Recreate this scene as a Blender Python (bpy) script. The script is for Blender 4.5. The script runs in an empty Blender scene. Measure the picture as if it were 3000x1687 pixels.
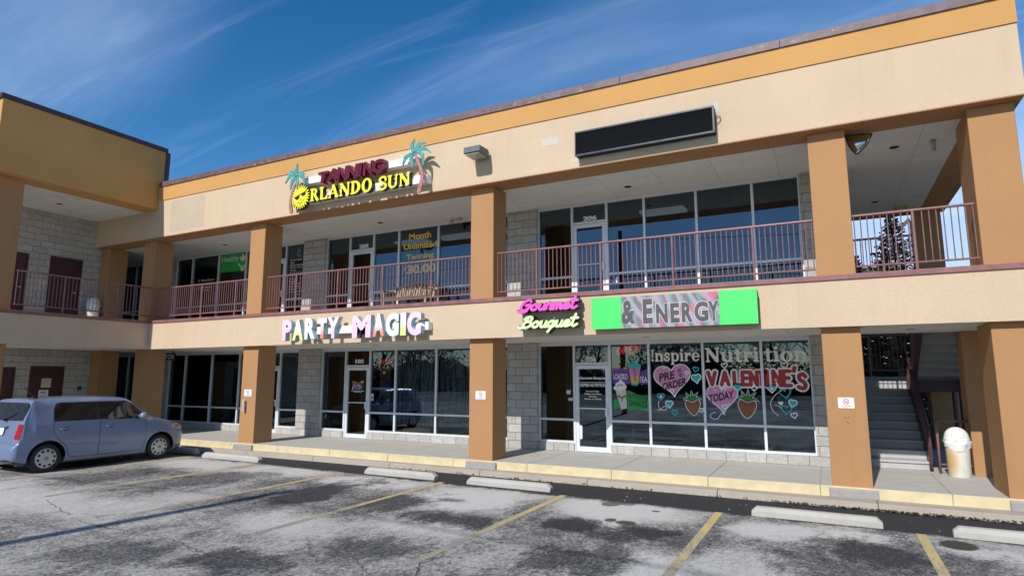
import bpy, bmesh, math, random
import numpy as np
from mathutils import Vector
RAD = math.radians
SC = bpy.context.scene
COL = SC.collection
random.seed(7)
G = -0.28                       # asphalt level (sidewalk = 0)

# ------------------------------------------------------------------ camera, sky, sun, exposure
cam_d = bpy.data.cameras.new("camera")
cam = bpy.data.objects.new("camera", cam_d)
COL.objects.link(cam)
cam.location = (0.0, -11.852, 1.803)
cam.rotation_euler = (math.pi / 2 + 0.1441, 0.0, 0.4768)
cam_d.sensor_width = 36.0
cam_d.lens = 36.0 * 1784.4 / 3000.0
cam_d.clip_end = 2000
SC.camera = cam
SC.view_settings.view_transform = 'Standard'
SC.view_settings.look = 'None'
SC.view_settings.gamma = 1.0
SC.view_settings.exposure = 0.32

KX, MZ = 0.10, 0.77             # light runs (KX, 1, -MZ)
SUN_EL = math.atan2(MZ, math.hypot(1, KX))
world = bpy.data.worlds.new("World")
SC.world = world
world.use_nodes = True
wn, wl = world.node_tree.nodes, world.node_tree.links
wn.clear()
w_out = wn.new('ShaderNodeOutputWorld')
w_bg = wn.new('ShaderNodeBackground')
w_bg.inputs['Strength'].default_value = 0.115
sky = wn.new('ShaderNodeTexSky')
sky.sky_type = 'NISHITA'
sky.sun_disc = False
sky.sun_elevation = SUN_EL
sky.sun_rotation = math.atan2(-KX, -1)      # azimuth of the sun, clockwise from +Y
sky.air_density = 1.0
sky.dust_density = 0.25
sky.ozone_density = 3.0
sky.altitude = 300
tc = wn.new('ShaderNodeTexCoord')
sep = wn.new('ShaderNodeSeparateXYZ')
wl.new(tc.outputs['Generated'], sep.inputs[0])
def wmath(op, a, b=None, clamp=False):
    n = wn.new('ShaderNodeMath'); n.operation = op; n.use_clamp = clamp
    for i, v in enumerate((a, b)):
        if v is None: continue
        if isinstance(v, (int, float)): n.inputs[i].default_value = v
        else: wl.new(v, n.inputs[i])
    return n.outputs[0]
den = wmath('ADD', wmath('MAXIMUM', sep.outputs['Z'], 0.0), 0.22)
cx_ = wmath('DIVIDE', sep.outputs['X'], den)
cy_ = wmath('DIVIDE', sep.outputs['Y'], den)
comb = wn.new('ShaderNodeCombineXYZ')
wl.new(cx_, comb.inputs[0]); wl.new(cy_, comb.inputs[1])
def wnoise(rot, scl, scale, detail, rough, dist, off=(0, 0, 0)):
    mp = wn.new('ShaderNodeMapping')
    mp.inputs['Rotation'].default_value = (0, 0, rot)
    mp.inputs['Scale'].default_value = scl
    mp.inputs['Location'].default_value = off
    wl.new(comb.outputs[0], mp.inputs[0])
    n = wn.new('ShaderNodeTexNoise')
    n.inputs['Scale'].default_value = scale
    n.inputs['Detail'].default_value = detail
    n.inputs['Roughness'].default_value = rough
    n.inputs['Distortion'].default_value = dist
    wl.new(mp.outputs[0], n.inputs[0])
    return n.outputs['Fac']
def wramp(x, a, b):
    n = wn.new('ShaderNodeMapRange'); n.interpolation_type = 'SMOOTHSTEP'
    n.inputs['From Min'].default_value = a; n.inputs['From Max'].default_value = b
    wl.new(x, n.inputs['Value'])
    return n.outputs[0]
veil = wramp(wnoise(0.5, (0.6, 1.0, 1), 1.3, 7, 0.55, 0.5, (3.1, 1.7, 0)), 0.30, 0.72)
wisp = wramp(wnoise(0.12, (0.5, 3.4, 1), 2.2, 9, 0.62, 0.7, (1.3, 5.2, 0)), 0.46, 0.80)
def wblob(cx, cy, rx, ry):
    a = wmath('DIVIDE', wmath('SUBTRACT', cx_, cx), rx); b = wmath('DIVIDE', wmath('SUBTRACT', cy_, cy), ry)
    return wramp(wmath('ADD', wmath('MULTIPLY', a, a), wmath('MULTIPLY', b, b)), 1.0, 0.0)
left = wblob(-1.45, 0.45, 0.75, 0.42)            # broad high veil on the left
streak = wblob(-0.2, 1.19, 1.1, 0.22)           # long thin streak towards the right
band = wmath('ADD', wmath('MULTIPLY', left, wmath('ADD', wmath('MULTIPLY', veil, 0.20), 0.05)), wmath('MULTIPLY', streak, wmath('ADD', wmath('MULTIPLY', veil, 0.26), 0.05)))
haze_r = wramp(wmath('ADD', cy_, wmath('MULTIPLY', cx_, 0.55)), 1.25, 2.5)    # paling towards the horizon on the right
cloud = wmath('ADD', band, wmath('MULTIPLY', wisp, 0.17))
cloud = wmath('ADD', cloud, wmath('MULTIPLY', haze_r, 0.62), clamp=True)
wmix = wn.new('ShaderNodeMix'); wmix.data_type = 'RGBA'
wl.new(cloud, wmix.inputs[0])
hsv = wn.new('ShaderNodeHueSaturation')
hsv.inputs['Saturation'].default_value = 1.34
hsv.inputs['Value'].default_value = 0.92
wl.new(sky.outputs[0], hsv.inputs['Color'])
wl.new(hsv.outputs[0], wmix.inputs[6])
wmix.inputs[7].default_value = (5.0, 6.2, 8.6, 1)
wl.new(wmix.outputs[2], w_bg.inputs['Color'])
wl.new(w_bg.outputs[0], w_out.inputs['Surface'])

sun_d = bpy.data.lights.new("sun", 'SUN')
sun_d.energy = 3.6
sun_d.angle = RAD(0.5)
sun_d.color = (1.0, 0.955, 0.89)
sun = bpy.data.objects.new("sun", sun_d)
COL.objects.link(sun)
sun.location = (-4, -40, 30)
sun.rotation_euler = Vector((KX, 1, -MZ)).to_track_quat('-Z', 'Y').to_euler()

# ------------------------------------------------------------------ helpers: objects
def root_loc(p):
    v = Vector((0, 0, 0))
    while p is not None:
        v += p.location; p = p.parent
    return v
def tag(o, label=None, cat=None, group=None, kind=None):
    if label: o['label'] = label
    if cat: o['category'] = cat
    if group: o['group'] = group
    if kind: o['kind'] = kind
    return o
def thing(name, label, cat, loc=(0, 0, 0), group=None):
    o = bpy.data.objects.new(name, None)
    o.empty_display_size = 0.2
    COL.objects.link(o); o.location = loc
    return tag(o, label, cat, group)
def link_mesh(name, verts, faces, mats, parent=None, midx=None, smooth=False, bevel=0.0, seg=2, loc=None, sharp=None):
    me = bpy.data.meshes.new(name)
    off = root_loc(parent) + (Vector(loc) if loc is not None else Vector((0, 0, 0)))
    v = np.asarray(verts, dtype=float).reshape(-1, 3) - np.array(off)
    me.from_pydata(v.tolist(), [], faces)
    if not isinstance(mats, (list, tuple)): mats = [mats]
    for m in mats: me.materials.append(m)
    if midx is not None: me.polygons.foreach_set('material_index', midx)
    me.validate(); me.update()
    if smooth: me.polygons.foreach_set('use_smooth', [True] * len(me.polygons))
    if sharp: me.set_sharp_from_angle(angle=RAD(sharp))
    o = bpy.data.objects.new(name, me)
    COL.objects.link(o)
    if loc is not None: o.location = loc
    if parent is not None: o.parent = parent
    if bevel:
        b = o.modifiers.new('bevel', 'BEVEL'); b.width = bevel; b.segments = seg
        b.limit_method = 'ANGLE'; b.angle_limit = RAD(40)
        b.harden_normals = False
    return o
class MB:
    def __init__(s): s.v, s.f, s.m = [], [], []
    def add(s, vs, fs, m=0):
        k = len(s.v); s.v += [tuple(p) for p in vs]
        s.f += [tuple(i + k for i in f) for f in fs]; s.m += [m] * len(fs)
        return s
    def box(s, x0, x1, y0, y1, z0, z1, m=0):
        if x0 > x1: x0, x1 = x1, x0
        if y0 > y1: y0, y1 = y1, y0
        if z0 > z1: z0, z1 = z1, z0
        return s.add([(x0, y0, z0), (x1, y0, z0), (x1, y1, z0), (x0, y1, z0), (x0, y0, z1), (x1, y0, z1), (x1, y1, z1), (x0, y1, z1)],
              [(3, 2, 1, 0), (4, 5, 6, 7), (0, 1, 5, 4), (1, 2, 6, 5), (2, 3, 7, 6), (3, 0, 4, 7)], m)
    def quad(s, a, b, c, d, m=0): return s.add([a, b, c, d], [(0, 1, 2, 3)], m)
    def tube(s, pts, r, n=10, m=0, cap=True, r2=None):
        P = [Vector(p) for p in pts]; rings = []; up = Vector((0.13, 0.29, 0.95)).normalized()
        L = len(P)
        for i, p in enumerate(P):
            t = (P[min(i + 1, L - 1)] - P[max(i - 1, 0)]).normalized()
            a = up if abs(t.dot(up)) < .93 else Vector((0.95, 0.2, 0.1)).normalized()
            u = t.cross(a).normalized(); w = t.cross(u).normalized()
            rr = r if r2 is None else r + (r2 - r) * i / max(1, L - 1)
            rings.append([p + (u * math.cos(q) + w * math.sin(q)) * rr for q in [2 * math.pi * k / n for k in range(n)]])
        vs = [q for g in rings for q in g]; fs = []
        for i in range(L - 1):
            for k in range(n):
                fs.append((i * n + k, i * n + (k + 1) % n, (i + 1) * n + (k + 1) % n, (i + 1) * n + k))
        if cap:
            fs.append(tuple(range(n))[::-1]); fs.append(tuple((L - 1) * n + k for k in range(n)))
        return s.add(vs, fs, m)
    def lathe(s, prof, c, n=28, m=0, axis='z', cap=True):
        vs, fs = [], []
        for r, h in prof:
            for k in range(n):
                a = 2 * math.pi * k / n
                p = (r * math.cos(a), r * math.sin(a), h)
                if axis == 'x': p = (h, p[0], p[1])
                if axis == 'y': p = (p[1], h, p[0])
                vs.append((p[0] + c[0], p[1] + c[1], p[2] + c[2]))
        for i in range(len(prof) - 1):
            for k in range(n):
                fs.append((i * n + k, i * n + (k + 1) % n, (i + 1) * n + (k + 1) % n, (i + 1) * n + k))
        if cap:
            fs.append(tuple(range(n))[::-1]); fs.append(tuple((len(prof) - 1) * n + k for k in range(n)))
        return s.add(vs, fs, m)
    def prism(s, poly, axis, a0, a1, m=0):
        """poly of 2D points extruded along axis ('x': (y,z), 'y': (x,z), 'z': (x,y))"""
        n = len(poly)
        def p3(p, a):
            return (a, p[0], p[1]) if axis == 'x' else ((p[0], a, p[1]) if axis == 'y' else (p[0], p[1], a))
        vs = [p3(p, a0) for p in poly] + [p3(p, a1) for p in poly]
        fs = [tuple(range(n)), tuple(range(2 * n - 1, n - 1, -1))] + [(i, i + n, (i + 1) % n + n, (i + 1) % n) for i in range(n)]
        return s.add(vs, fs, m)
    def build(s, name, mats, parent=None, fix=False, **kw):
        o = link_mesh(name, s.v, s.f, mats, parent, s.m, **kw)
        if fix:
            bm = bmesh.new(); bm.from_mesh(o.data); bmesh.ops.recalc_face_normals(bm, faces=bm.faces); bm.to_mesh(o.data); bm.free()
        return o
def box_obj(name, mat, parent, x0, x1, y0, y1, z0, z1, bevel=0.0, **kw):
    return MB().box(x0, x1, y0, y1, z0, z1).build(name, mat, parent, bevel=bevel, **kw)
def copy_thing(o, loc=None, parent=None, label=None, group=None):
    c = o.copy(); COL.objects.link(c)
    if parent is not None: c.parent = parent
    if loc is not None: c.location = loc
    if label: c['label'] = label
    if group: c['group'] = group
    for ch in list(o.children): copy_thing(ch, None, c)
    return c

# ------------------------------------------------------------------ helpers: flat drawn shapes
def face_place(a, b, d, at, facing):
    """a = rightwards, b = up, d = out of the wall towards the viewer"""
    if facing == '-y': return np.stack([a, at - d, b], -1)
    if facing == '+x': return np.stack([at + d, a, b], -1)
    if facing == 'up': return np.stack([a, b, at + d], -1)
def ms(F, xs, zs):
    ins = F < 0; nz, nx = F.shape
    vid, V, polys, segs = {}, [], [], []
    def node(j, i):
        k = (0, j, i)
        if k not in vid: vid[k] = len(V); V.append((xs[i], zs[j]))
        return vid[k]
    def cut(j0, i0, j1, i1):
        if (j0, i0) > (j1, i1): j0, i0, j1, i1 = j1, i1, j0, i0
        k = (1, j0, i0, j1, i1)
        if k not in vid:
            t = F[j0, i0] / (F[j0, i0] - F[j1, i1]); t = min(max(t, .02), .98)
            vid[k] = len(V); V.append((xs[i0] + (xs[i1] - xs[i0]) * t, zs[j0] + (zs[j1] - zs[j0]) * t))
        return vid[k]
    cnt = ins[:-1, :-1].astype(int) + ins[1:, :-1] + ins[:-1, 1:] + ins[1:, 1:]
    for j, i in zip(*np.nonzero(cnt)):
        cs = [(j, i), (j, i + 1), (j + 1, i + 1), (j + 1, i)]
        if cnt[j, i] == 4:
            polys.append([node(*c) for c in cs]); continue
        out, fl = [], []
        for q in range(4):
            a, b = cs[q], cs[(q + 1) % 4]
            if ins[a]: out.append(node(*a)); fl.append(0)
            if ins[a] != ins[b]: out.append(cut(*a, *b)); fl.append(1 if ins[a] else 2)
        polys.append(out)
        for q in range(len(out)):
            if fl[q] == 1: segs.append((out[q], out[(q + 1) % len(out)]))
    return np.array(V), polys, segs
def ink(name, fn, bbox, cell, at, mats, parent, depth=0.0, iso=0.0, facing='-y', **kw):
    x0, x1, z0, z1 = bbox
    xs = np.arange(x0, x1 + cell, cell); zs = np.arange(z0, z1 + cell, cell)
    X, Z = np.meshgrid(xs, zs)
    F = fn(X, Z) - iso
    F[0, :] = F[-1, :] = 1; F[:, 0] = F[:, -1] = 1
    V, P, S = ms(F, xs, zs)
    if len(V) == 0: return None
    front = face_place(V[:, 0], V[:, 1], np.zeros(len(V)), at, facing)
    flip = facing == 'zz'
    faces = [tuple(p) for p in P]; midx = [0] * len(faces); vs = front
    if depth:
        back = face_place(V[:, 0], V[:, 1], -depth * np.ones(len(V)), at, facing)
        vs = np.concatenate([front, back]); n = len(V)
        side = 1 if isinstance(mats, (list, tuple)) and len(mats) > 1 else 0
        for a, b in S: faces.append((b, a, a + n, b + n)); midx.append(side)
        for p in P: faces.append(tuple(q + n for q in reversed(p))); midx.append(side)
    return link_mesh(name, vs, faces, mats, parent, midx, **kw)
mn = np.minimum
def stroke(X, Z, pts, r0, r1=None):
    r1 = r0 if r1 is None else r1
    L = len(pts) - 1; F = np.full(X.shape, 1e3)
    for i in range(L):
        (ax, az), (bx, bz) = pts[i], pts[i + 1]
        dx, dz = bx - ax, bz - az
        t = np.clip(((X - ax) * dx + (Z - az) * dz) / (dx * dx + dz * dz + 1e-12), 0, 1)
        ra = r0 + (r1 - r0) * (i + t) / L
        F = mn(F, np.hypot(X - ax - dx * t, Z - az - dz * t) - ra)
    return F
def sbox(X, Z, cx, cz, hx, hz, rad=0.0):
    qx, qz = np.abs(X - cx) - hx + rad, np.abs(Z - cz) - hz + rad
    return np.hypot(np.maximum(qx, 0), np.maximum(qz, 0)) + mn(np.maximum(qx, qz), 0) - rad
def sell(X, Z, cx, cz, rx, rz):
    k = np.hypot((X - cx) / rx, (Z - cz) / rz)
    return (k - 1) * min(rx, rz)
def spoly(X, Z, pts):
    F = np.full(X.shape, 1e3); s = np.zeros(X.shape, bool); n = len(pts)
    for i in range(n):
        (ax, az), (bx, bz) = pts[i], pts[(i + 1) % n]
        dx, dz = bx - ax, bz - az
        t = np.clip(((X - ax) * dx + (Z - az) * dz) / (dx * dx + dz * dz + 1e-12), 0, 1)
        F = mn(F, np.hypot(X - ax - dx * t, Z - az - dz * t))
        c = (az > Z) != (bz > Z)
        s ^= c & (X < (bx - ax) * (Z - az) / (bz - az + 1e-12) + ax)
    return np.where(s, -F, F)
def smooth(pts, n=5, closed=False):
    P = [np.array(p, float) for p in pts]; out = []; L = len(P)
    for i in range(L if closed else L - 1):
        if closed: p0, p1, p2, p3 = P[i - 1], P[i], P[(i + 1) % L], P[(i + 2) % L]
        else: p0, p1, p2, p3 = P[max(i - 1, 0)], P[i], P[i + 1], P[min(i + 2, L - 1)]
        for k in range(n):
            t = k / n
            out.append(tuple(.5 * ((2 * p1) + (p2 - p0) * t + (2 * p0 - 5 * p1 + 4 * p2 - p3) * t * t + (3 * p1 - p0 - 3 * p2 + p3) * t ** 3)))
    if not closed: out.append(tuple(P[-1]))
    return out
def heart_pts(cx, cz, w, h, rot=0.0):
    out = []
    for k in range(44):
        t = 2 * math.pi * k / 44
        x = 16 * math.sin(t) ** 3 / 32.0; z = (13 * math.cos(t) - 5 * math.cos(2 * t) - 2 * math.cos(3 * t) - math.cos(4 * t) + 2.5) / 29.0
        x, z = x * w, z * h
        out.append((cx + x * math.cos(rot) - z * math.sin(rot), cz + x * math.sin(rot) + z * math.cos(rot)))
    return out
_tcache = {}
def text_raw(txt, bold, shear, ext):
    k = (txt, bold, shear, ext)
    if k not in _tcache:
        cu = bpy.data.curves.new('t', 'FONT'); cu.body = txt; cu.size = 1.0
        cu.offset = bold; cu.shear = shear; cu.extrude = ext; cu.resolution_u = 4; cu.space_line = 1.05
        cu.align_x = 'CENTER' if '\n' in txt else 'LEFT'
        ob = bpy.data.objects.new('t', cu); COL.objects.link(ob)
        me = bpy.data.meshes.new_from_object(ob)
        V = np.array([v.co[:] for v in me.vertices]).reshape(-1, 3); Fc = [tuple(p.vertices) for p in me.polygons]
        N = [p.normal[2] for p in me.polygons]
        bpy.data.objects.remove(ob); bpy.data.curves.remove(cu); bpy.data.meshes.remove(me)
        _tcache[k] = (V, Fc, N)
    return _tcache[k]
def text(name, txt, x0, x1, z0, z1, at, mats, parent, depth=0.0, bold=0.0, shear=0.0, slope=0.0, facing='-y', **kw):
    V, Fc, N = text_raw(txt, bold, shear, 0.5 if depth else 0.0)
    lo, hi = V.min(0), V.max(0)
    a = x0 + (V[:, 0] - lo[0]) / (hi[0] - lo[0]) * (x1 - x0)
    b = z0 + (V[:, 1] - lo[1]) / (hi[1] - lo[1]) * (z1 - z0) + slope * (a - (x0 + x1) / 2)
    d = (V[:, 2] - 0.5) * depth if depth else np.zeros(len(V))
    vs = face_place(a, b, d, at, facing)
    two = isinstance(mats, (list, tuple)) and len(mats) > 1
    midx = [0 if (n > .9 or not two) else 1 for n in N] if depth else [0] * len(Fc)
    return link_mesh(name, vs, Fc, mats, parent, midx, **kw)
def dashes(x0, x1, zc, h, at, mat, parent, facing='-y', name='fine_print'):
    """a line of print too small to read in the photograph"""
    rr = random.Random(int(abs(x0 * 977 + zc * 311))); V, F, x = [], [], x0
    while x < x1:
        w = min(rr.uniform(.5, 1.0) * h, x1 - x); k = len(V); a, b = zc - h / 2 * rr.uniform(.7, 1), zc + h / 2 * rr.uniform(.6, 1)
        V += [(x, a), (x + w, a), (x + w, b), (x, b)]; F.append((k, k + 1, k + 2, k + 3)); x += w + h * rr.choice([.22, .22, .22, .7])
    V = np.array(V)
    return link_mesh(name, face_place(V[:, 0], V[:, 1], np.zeros(len(V)), at, facing), F, mat, parent)

# ------------------------------------------------------------------ materials
class NT:
    def __init__(s, name):
        s.mat = bpy.data.materials.new(name); s.mat.use_nodes = True
        s.t = s.mat.node_tree; s.n = s.t.nodes; s.l = s.t.links
        s.b = s.n['Principled BSDF']; s.out = s.n['Material Output']
        s.tc = s.n.new('ShaderNodeTexCoord')
    def set(s, sock, v):
        if hasattr(v, 'is_linked') or hasattr(v, 'links'): s.l.new(v, sock)
        else: sock.default_value = v if not isinstance(v, tuple) or len(v) != 3 or sock.type != 'RGBA' else (*v, 1)
    def math(s, op, a, b=None, c=None, clamp=False):
        n = s.n.new('ShaderNodeMath'); n.operation = op; n.use_clamp = clamp
        for i, v in enumerate((a, b, c)):
            if v is not None: s.set(n.inputs[i], v)
        return n.outputs[0]
    def coord(s, scl=(1, 1, 1), rot=(0, 0, 0), loc=(0, 0, 0)):
        m = s.n.new('ShaderNodeMapping'); s.l.new(s.tc.outputs['Object'], m.inputs[0])
        m.inputs['Scale'].default_value = scl; m.inputs['Rotation'].default_value = rot; m.inputs['Location'].default_value = loc
        return m.outputs[0]
    def noise(s, scale, detail=4, rough=.55, dist=0.0, vec=None):
        n = s.n.new('ShaderNodeTexNoise'); n.inputs['Scale'].default_value = scale; n.inputs['Detail'].default_value = detail
        n.inputs['Roughness'].default_value = rough; n.inputs['Distortion'].default_value = dist
        s.l.new(vec if vec is not None else s.tc.outputs['Object'], n.inputs[0])
        return n.outputs['Fac']
    def ramp(s, x, a, b, lo=0.0, hi=1.0):
        n = s.n.new('ShaderNodeMapRange'); n.interpolation_type = 'SMOOTHSTEP'
        n.inputs['From Min'].default_value = a; n.inputs['From Max'].default_value = b
        n.inputs['To Min'].default_value = lo; n.inputs['To Max'].default_value = hi
        s.l.new(x, n.inputs['Value'])
        return n.outputs[0]
    def mix(s, f, a, b, mode='MIX'):
        n = s.n.new('ShaderNodeMix'); n.data_type = 'RGBA'; n.blend_type = mode; n.clamp_factor = True
        s.set(n.inputs[0], f); s.set(n.inputs[6], a); s.set(n.inputs[7], b)
        return n.outputs[2]
    def bump(s, h, dist, strength=1.0):
        n = s.n.new('ShaderNodeBump'); n.inputs['Distance'].default_value = dist; n.inputs['Strength'].default_value = strength
        s.l.new(h, n.inputs['Height']); s.l.new(n.outputs[0], s.b.inputs['Normal'])
    def fin(s, base=None, rough=None, metal=None, spec=None):
        if base is not None: s.set(s.b.inputs['Base Color'], base)
        if rough is not None: s.set(s.b.inputs['Roughness'], rough)
        if metal is not None: s.b.inputs['Metallic'].default_value = metal
        if spec is not None: s.b.inputs['Specular IOR Level'].default_value = spec
        return s.mat
def sc3(c, k): return tuple(min(1, v * k) for v in c)
def mplain(name, c, rough=.6, metal=0.0, var=.10, scale=5.0, spec=.5, bump=0.0, bscale=150):
    t = NT(name); n = t.noise(scale, 5, .6)
    col = t.mix(t.ramp(n, .3, .7), sc3(c, 1 - var), sc3(c, 1 + var))
    if bump: t.bump(t.noise(bscale, 3), bump)
    return t.fin(col, t.ramp(n, .2, .8, max(.02, rough - .06), min(1, rough + .06)), metal, spec)
def mstucco(name, c, stain=.22, grain=.0035):
    t = NT(name)
    big = t.noise(.7, 5, .6); mid = t.noise(5, 6, .65); fine = t.noise(90, 4, .6)
    streak = t.noise(1.0, 6, .65, .2, t.coord((5.5, 5.5, .42)))
    col = t.mix(t.ramp(big, .3, .7), sc3(c, .91), sc3(c, 1.06))
    col = t.mix(t.math('MULTIPLY', t.ramp(streak, .52, .78), stain), col, sc3(c, .55))
    col = t.mix(t.math('MULTIPLY', t.ramp(mid, .5, .8), .26), col, sc3(c, .75))
    col = t.mix(t.ramp(fine, .3, .75), sc3(c, .80), col, 'MIX') if grain > .003 else col
    h = t.math('ADD', t.noise(140, 3, .6), t.math('MULTIPLY', t.noise(28, 3), .8))
    t.bump(h, grain)
    return t.fin(col, .9, 0, .25)
def mcmu(name, axis, c=(.50, .485, .455)):
    t = NT(name)
    sp = t.n.new('ShaderNodeSeparateXYZ'); t.l.new(t.tc.outputs['Object'], sp.inputs[0])
    cb = t.n.new('ShaderNodeCombineXYZ')
    t.l.new(sp.outputs['X' if axis == 'x' else 'Y'], cb.inputs[0]); t.l.new(sp.outputs['Z'], cb.inputs[1])
    br = t.n.new('ShaderNodeTexBrick'); t.l.new(cb.outputs[0], br.inputs[0])
    br.offset = .5; br.inputs['Scale'].default_value = 1.0
    br.inputs['Brick Width'].default_value = .4064; br.inputs['Row Height'].default_value = .2032
    br.inputs['Mortar Size'].default_value = .006; br.inputs['Mortar Smooth'].default_value = .25
    br.inputs['Color1'].default_value = (*sc3(c, .88), 1); br.inputs['Color2'].default_value = (*sc3(c, 1.12), 1)
    br.inputs['Mortar'].default_value = (*sc3(c, .42), 1)
    n = t.noise(9, 8, .7, .6); n2 = t.noise(70, 4)
    col = t.mix(t.math('MULTIPLY', t.ramp(n, .35, .75), .45), br.outputs['Color'], sc3(c, .62))
    h = t.math('SUBTRACT', t.math('ADD', t.math('MULTIPLY', n, 1.1), t.math('MULTIPLY', n2, .25)), t.math('MULTIPLY', br.outputs['Fac'], .9))
    t.bump(h, .035)
    return t.fin(col, .93, 0, .2)
def mconcrete(name, c, stain=.35, scale=2.2, bump=.002):
    t = NT(name)
    a = t.noise(scale, 8, .65, .4); f = t.noise(120, 3)
    col = t.mix(t.ramp(a, .32, .72), sc3(c, 1.06), sc3(c, .82))
    col = t.mix(t.math('MULTIPLY', t.ramp(t.noise(.8, 6, .7, 1.2), .55, .75), stain), col, sc3(c, .55))
    col = t.mix(t.ramp(f, .35, .7), sc3(c, .85), col)
    t.bump(t.math('ADD', f, a), bump)
    return t.fin(col, .88, 0, .25)
CREAM = mstucco('cream_stucco', (.69, .53, .365), .34)
OCHRE = mstucco('ochre_stucco', (.66, .36, .125), .15)
TAN = mstucco('tan_stucco', (.495, .265, .118), .34)
CMUX = mcmu('split_block_x', 'x'); CMUY = mcmu('split_block_y', 'y')
CONC = mconcrete('sidewalk_concrete', (.51, .49, .44), .3)
APRON = mconcrete('curb_concrete', (.43, .37, .30), .3)
STOPC = mconcrete('wheel_stop_concrete', (.52, .49, .44), .55, 4.0, .005)
PADC = mconcrete('footing_concrete', (.42, .40, .37), .6, 7.0, .012)
PATCH = mstucco('bare_patch', (.66, .60, .52), .1)
def mcoping():
    t = NT('coping_paint')
    n = t.noise(4.5, 9, .75, .6, t.coord((1, 1, 2.0)))
    col = t.mix(t.ramp(t.noise(6, 5), .3, .7), (.115, .075, .085), (.165, .115, .125))
    col = t.mix(t.ramp(n, .58, .68), col, (.30, .27, .27))
    return t.fin(col, .5, 0, .4)
COPING = mcoping()
COPDK = mplain('dark_coping_metal', (.052, .034, .036), .45)
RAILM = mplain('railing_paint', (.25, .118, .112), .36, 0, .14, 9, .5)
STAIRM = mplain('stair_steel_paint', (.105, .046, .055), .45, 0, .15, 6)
CAPM = mplain('walkway_edge_paint', (.25, .105, .10), .5, 0, .16, 5)
DOORM = mplain('maroon_door_paint', (.055, .016, .020), .45, 0, .08)
def mceil(name, axis):
    t = NT(name)
    br = t.n.new('ShaderNodeTexBrick'); t.l.new(t.coord((1, 1, 1)), br.inputs[0])
    br.offset = 0.0; br.inputs['Scale'].default_value = 1.0
    br.inputs['Brick Width'].default_value = 1.22; br.inputs['Row Height'].default_value = .61
    br.inputs['Mortar Size'].default_value = .006; br.inputs['Mortar Smooth'].default_value = .1
    c = (.78, .75, .69)
    br.inputs['Color1'].default_value = (*c, 1); br.inputs['Color2'].default_value = (*sc3(c, .93), 1); br.inputs['Mortar'].default_value = (*sc3(c, .62), 1)
    col = t.mix(t.math('MULTIPLY', t.ramp(t.noise(1.6, 7, .7, .8), .55, .75), .35), br.outputs['Color'], (.36, .30, .22))
    return t.fin(col, .85, 0, .2)
CEIL = mceil('soffit_board', 'x')
ALU = mplain('aluminium_frame', (.72, .755, .79), .38, .2, .05, 8)
def mglass(name, tint=(.34, .37, .38), refl=.085):
    m = bpy.data.materials.new(name); m.use_nodes = True
    n, l = m.node_tree.nodes, m.node_tree.links; n.clear()
    o = n.new('ShaderNodeOutputMaterial'); mx = n.new('ShaderNodeMixShader')
    tr = n.new('ShaderNodeBsdfTransparent'); tr.inputs[0].default_value = (*tint, 1)
    gl = n.new('ShaderNodeBsdfGlossy'); gl.inputs['Roughness'].default_value = 0.0; gl.inputs['Color'].default_value = (.68, .86, 1.0, 1)
    fr = n.new('ShaderNodeFresnel'); fr.inputs['IOR'].default_value = 1.5
    ad = n.new('ShaderNodeMath'); ad.operation = 'MULTIPLY_ADD'; ad.inputs[1].default_value = 1 - refl; ad.inputs[2].default_value = refl
    tcd = n.new('ShaderNodeTexCoord'); nz = n.new('ShaderNodeTexNoise'); nz.inputs['Scale'].default_value = .9
    bp = n.new('ShaderNodeBump'); bp.inputs['Distance'].default_value = .0012
    l.new(tcd.outputs['Object'], nz.inputs[0]); l.new(nz.outputs['Fac'], bp.inputs['Height']); l.new(bp.outputs[0], gl.inputs['Normal'])
    l.new(fr.outputs[0], ad.inputs[0]); l.new(ad.outputs[0], mx.inputs[0]); l.new(tr.outputs[0], mx.inputs[1]); l.new(gl.outputs[0], mx.inputs[2])
    l.new(mx.outputs[0], o.inputs[0])
    return m
GLASS = mglass('storefront_glass')
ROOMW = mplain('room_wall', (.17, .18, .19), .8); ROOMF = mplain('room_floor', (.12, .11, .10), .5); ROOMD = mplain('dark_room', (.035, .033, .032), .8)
ROOMG = mplain('green_room_wall', (.10, .13, .05), .8)
WHITE = mplain('white_paint', (.80, .80, .79), .45, 0, .03)
VINYL = mplain('white_vinyl', (.88, .865, .85), .5, 0, .02)
BLACK = mplain('black_paint', (.012, .012, .013), .4, 0, .1)
TUBEM = mplain('satin_steel', (.74, .74, .74), .3, .45, .05, 30)
ROUGHP = mstucco('rough_patched_stucco', (.615, .51, .375), .3, .009)
RUBBER = mplain('rubber', (.022, .022, .023), .75, 0, .15, 30)
CHROME = mplain('chrome', (.72, .72, .72), .16, 1.0, .04)
STEEL = mplain('brushed_steel', (.6, .6, .6), .32, 1.0, .06, 30)
def flat(name, c, rough=.55, **k): return mplain(name, c, rough, 0, .05, 6, **k)
def mgrad(name, lo, hi, z0, z1, a=.25, b=.8):
    t = NT(name); sp = t.n.new('ShaderNodeSeparateXYZ'); t.l.new(t.tc.outputs['Generated'], sp.inputs[0])
    return t.fin(t.mix(t.ramp(sp.outputs['Z'], a, b), lo, hi), .4)
def memit(name, c, s):
    t = NT(name); t.b.inputs['Emission Color'].default_value = (*c, 1); t.b.inputs['Emission Strength'].default_value = s
    return t.fin(c, .4)

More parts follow.
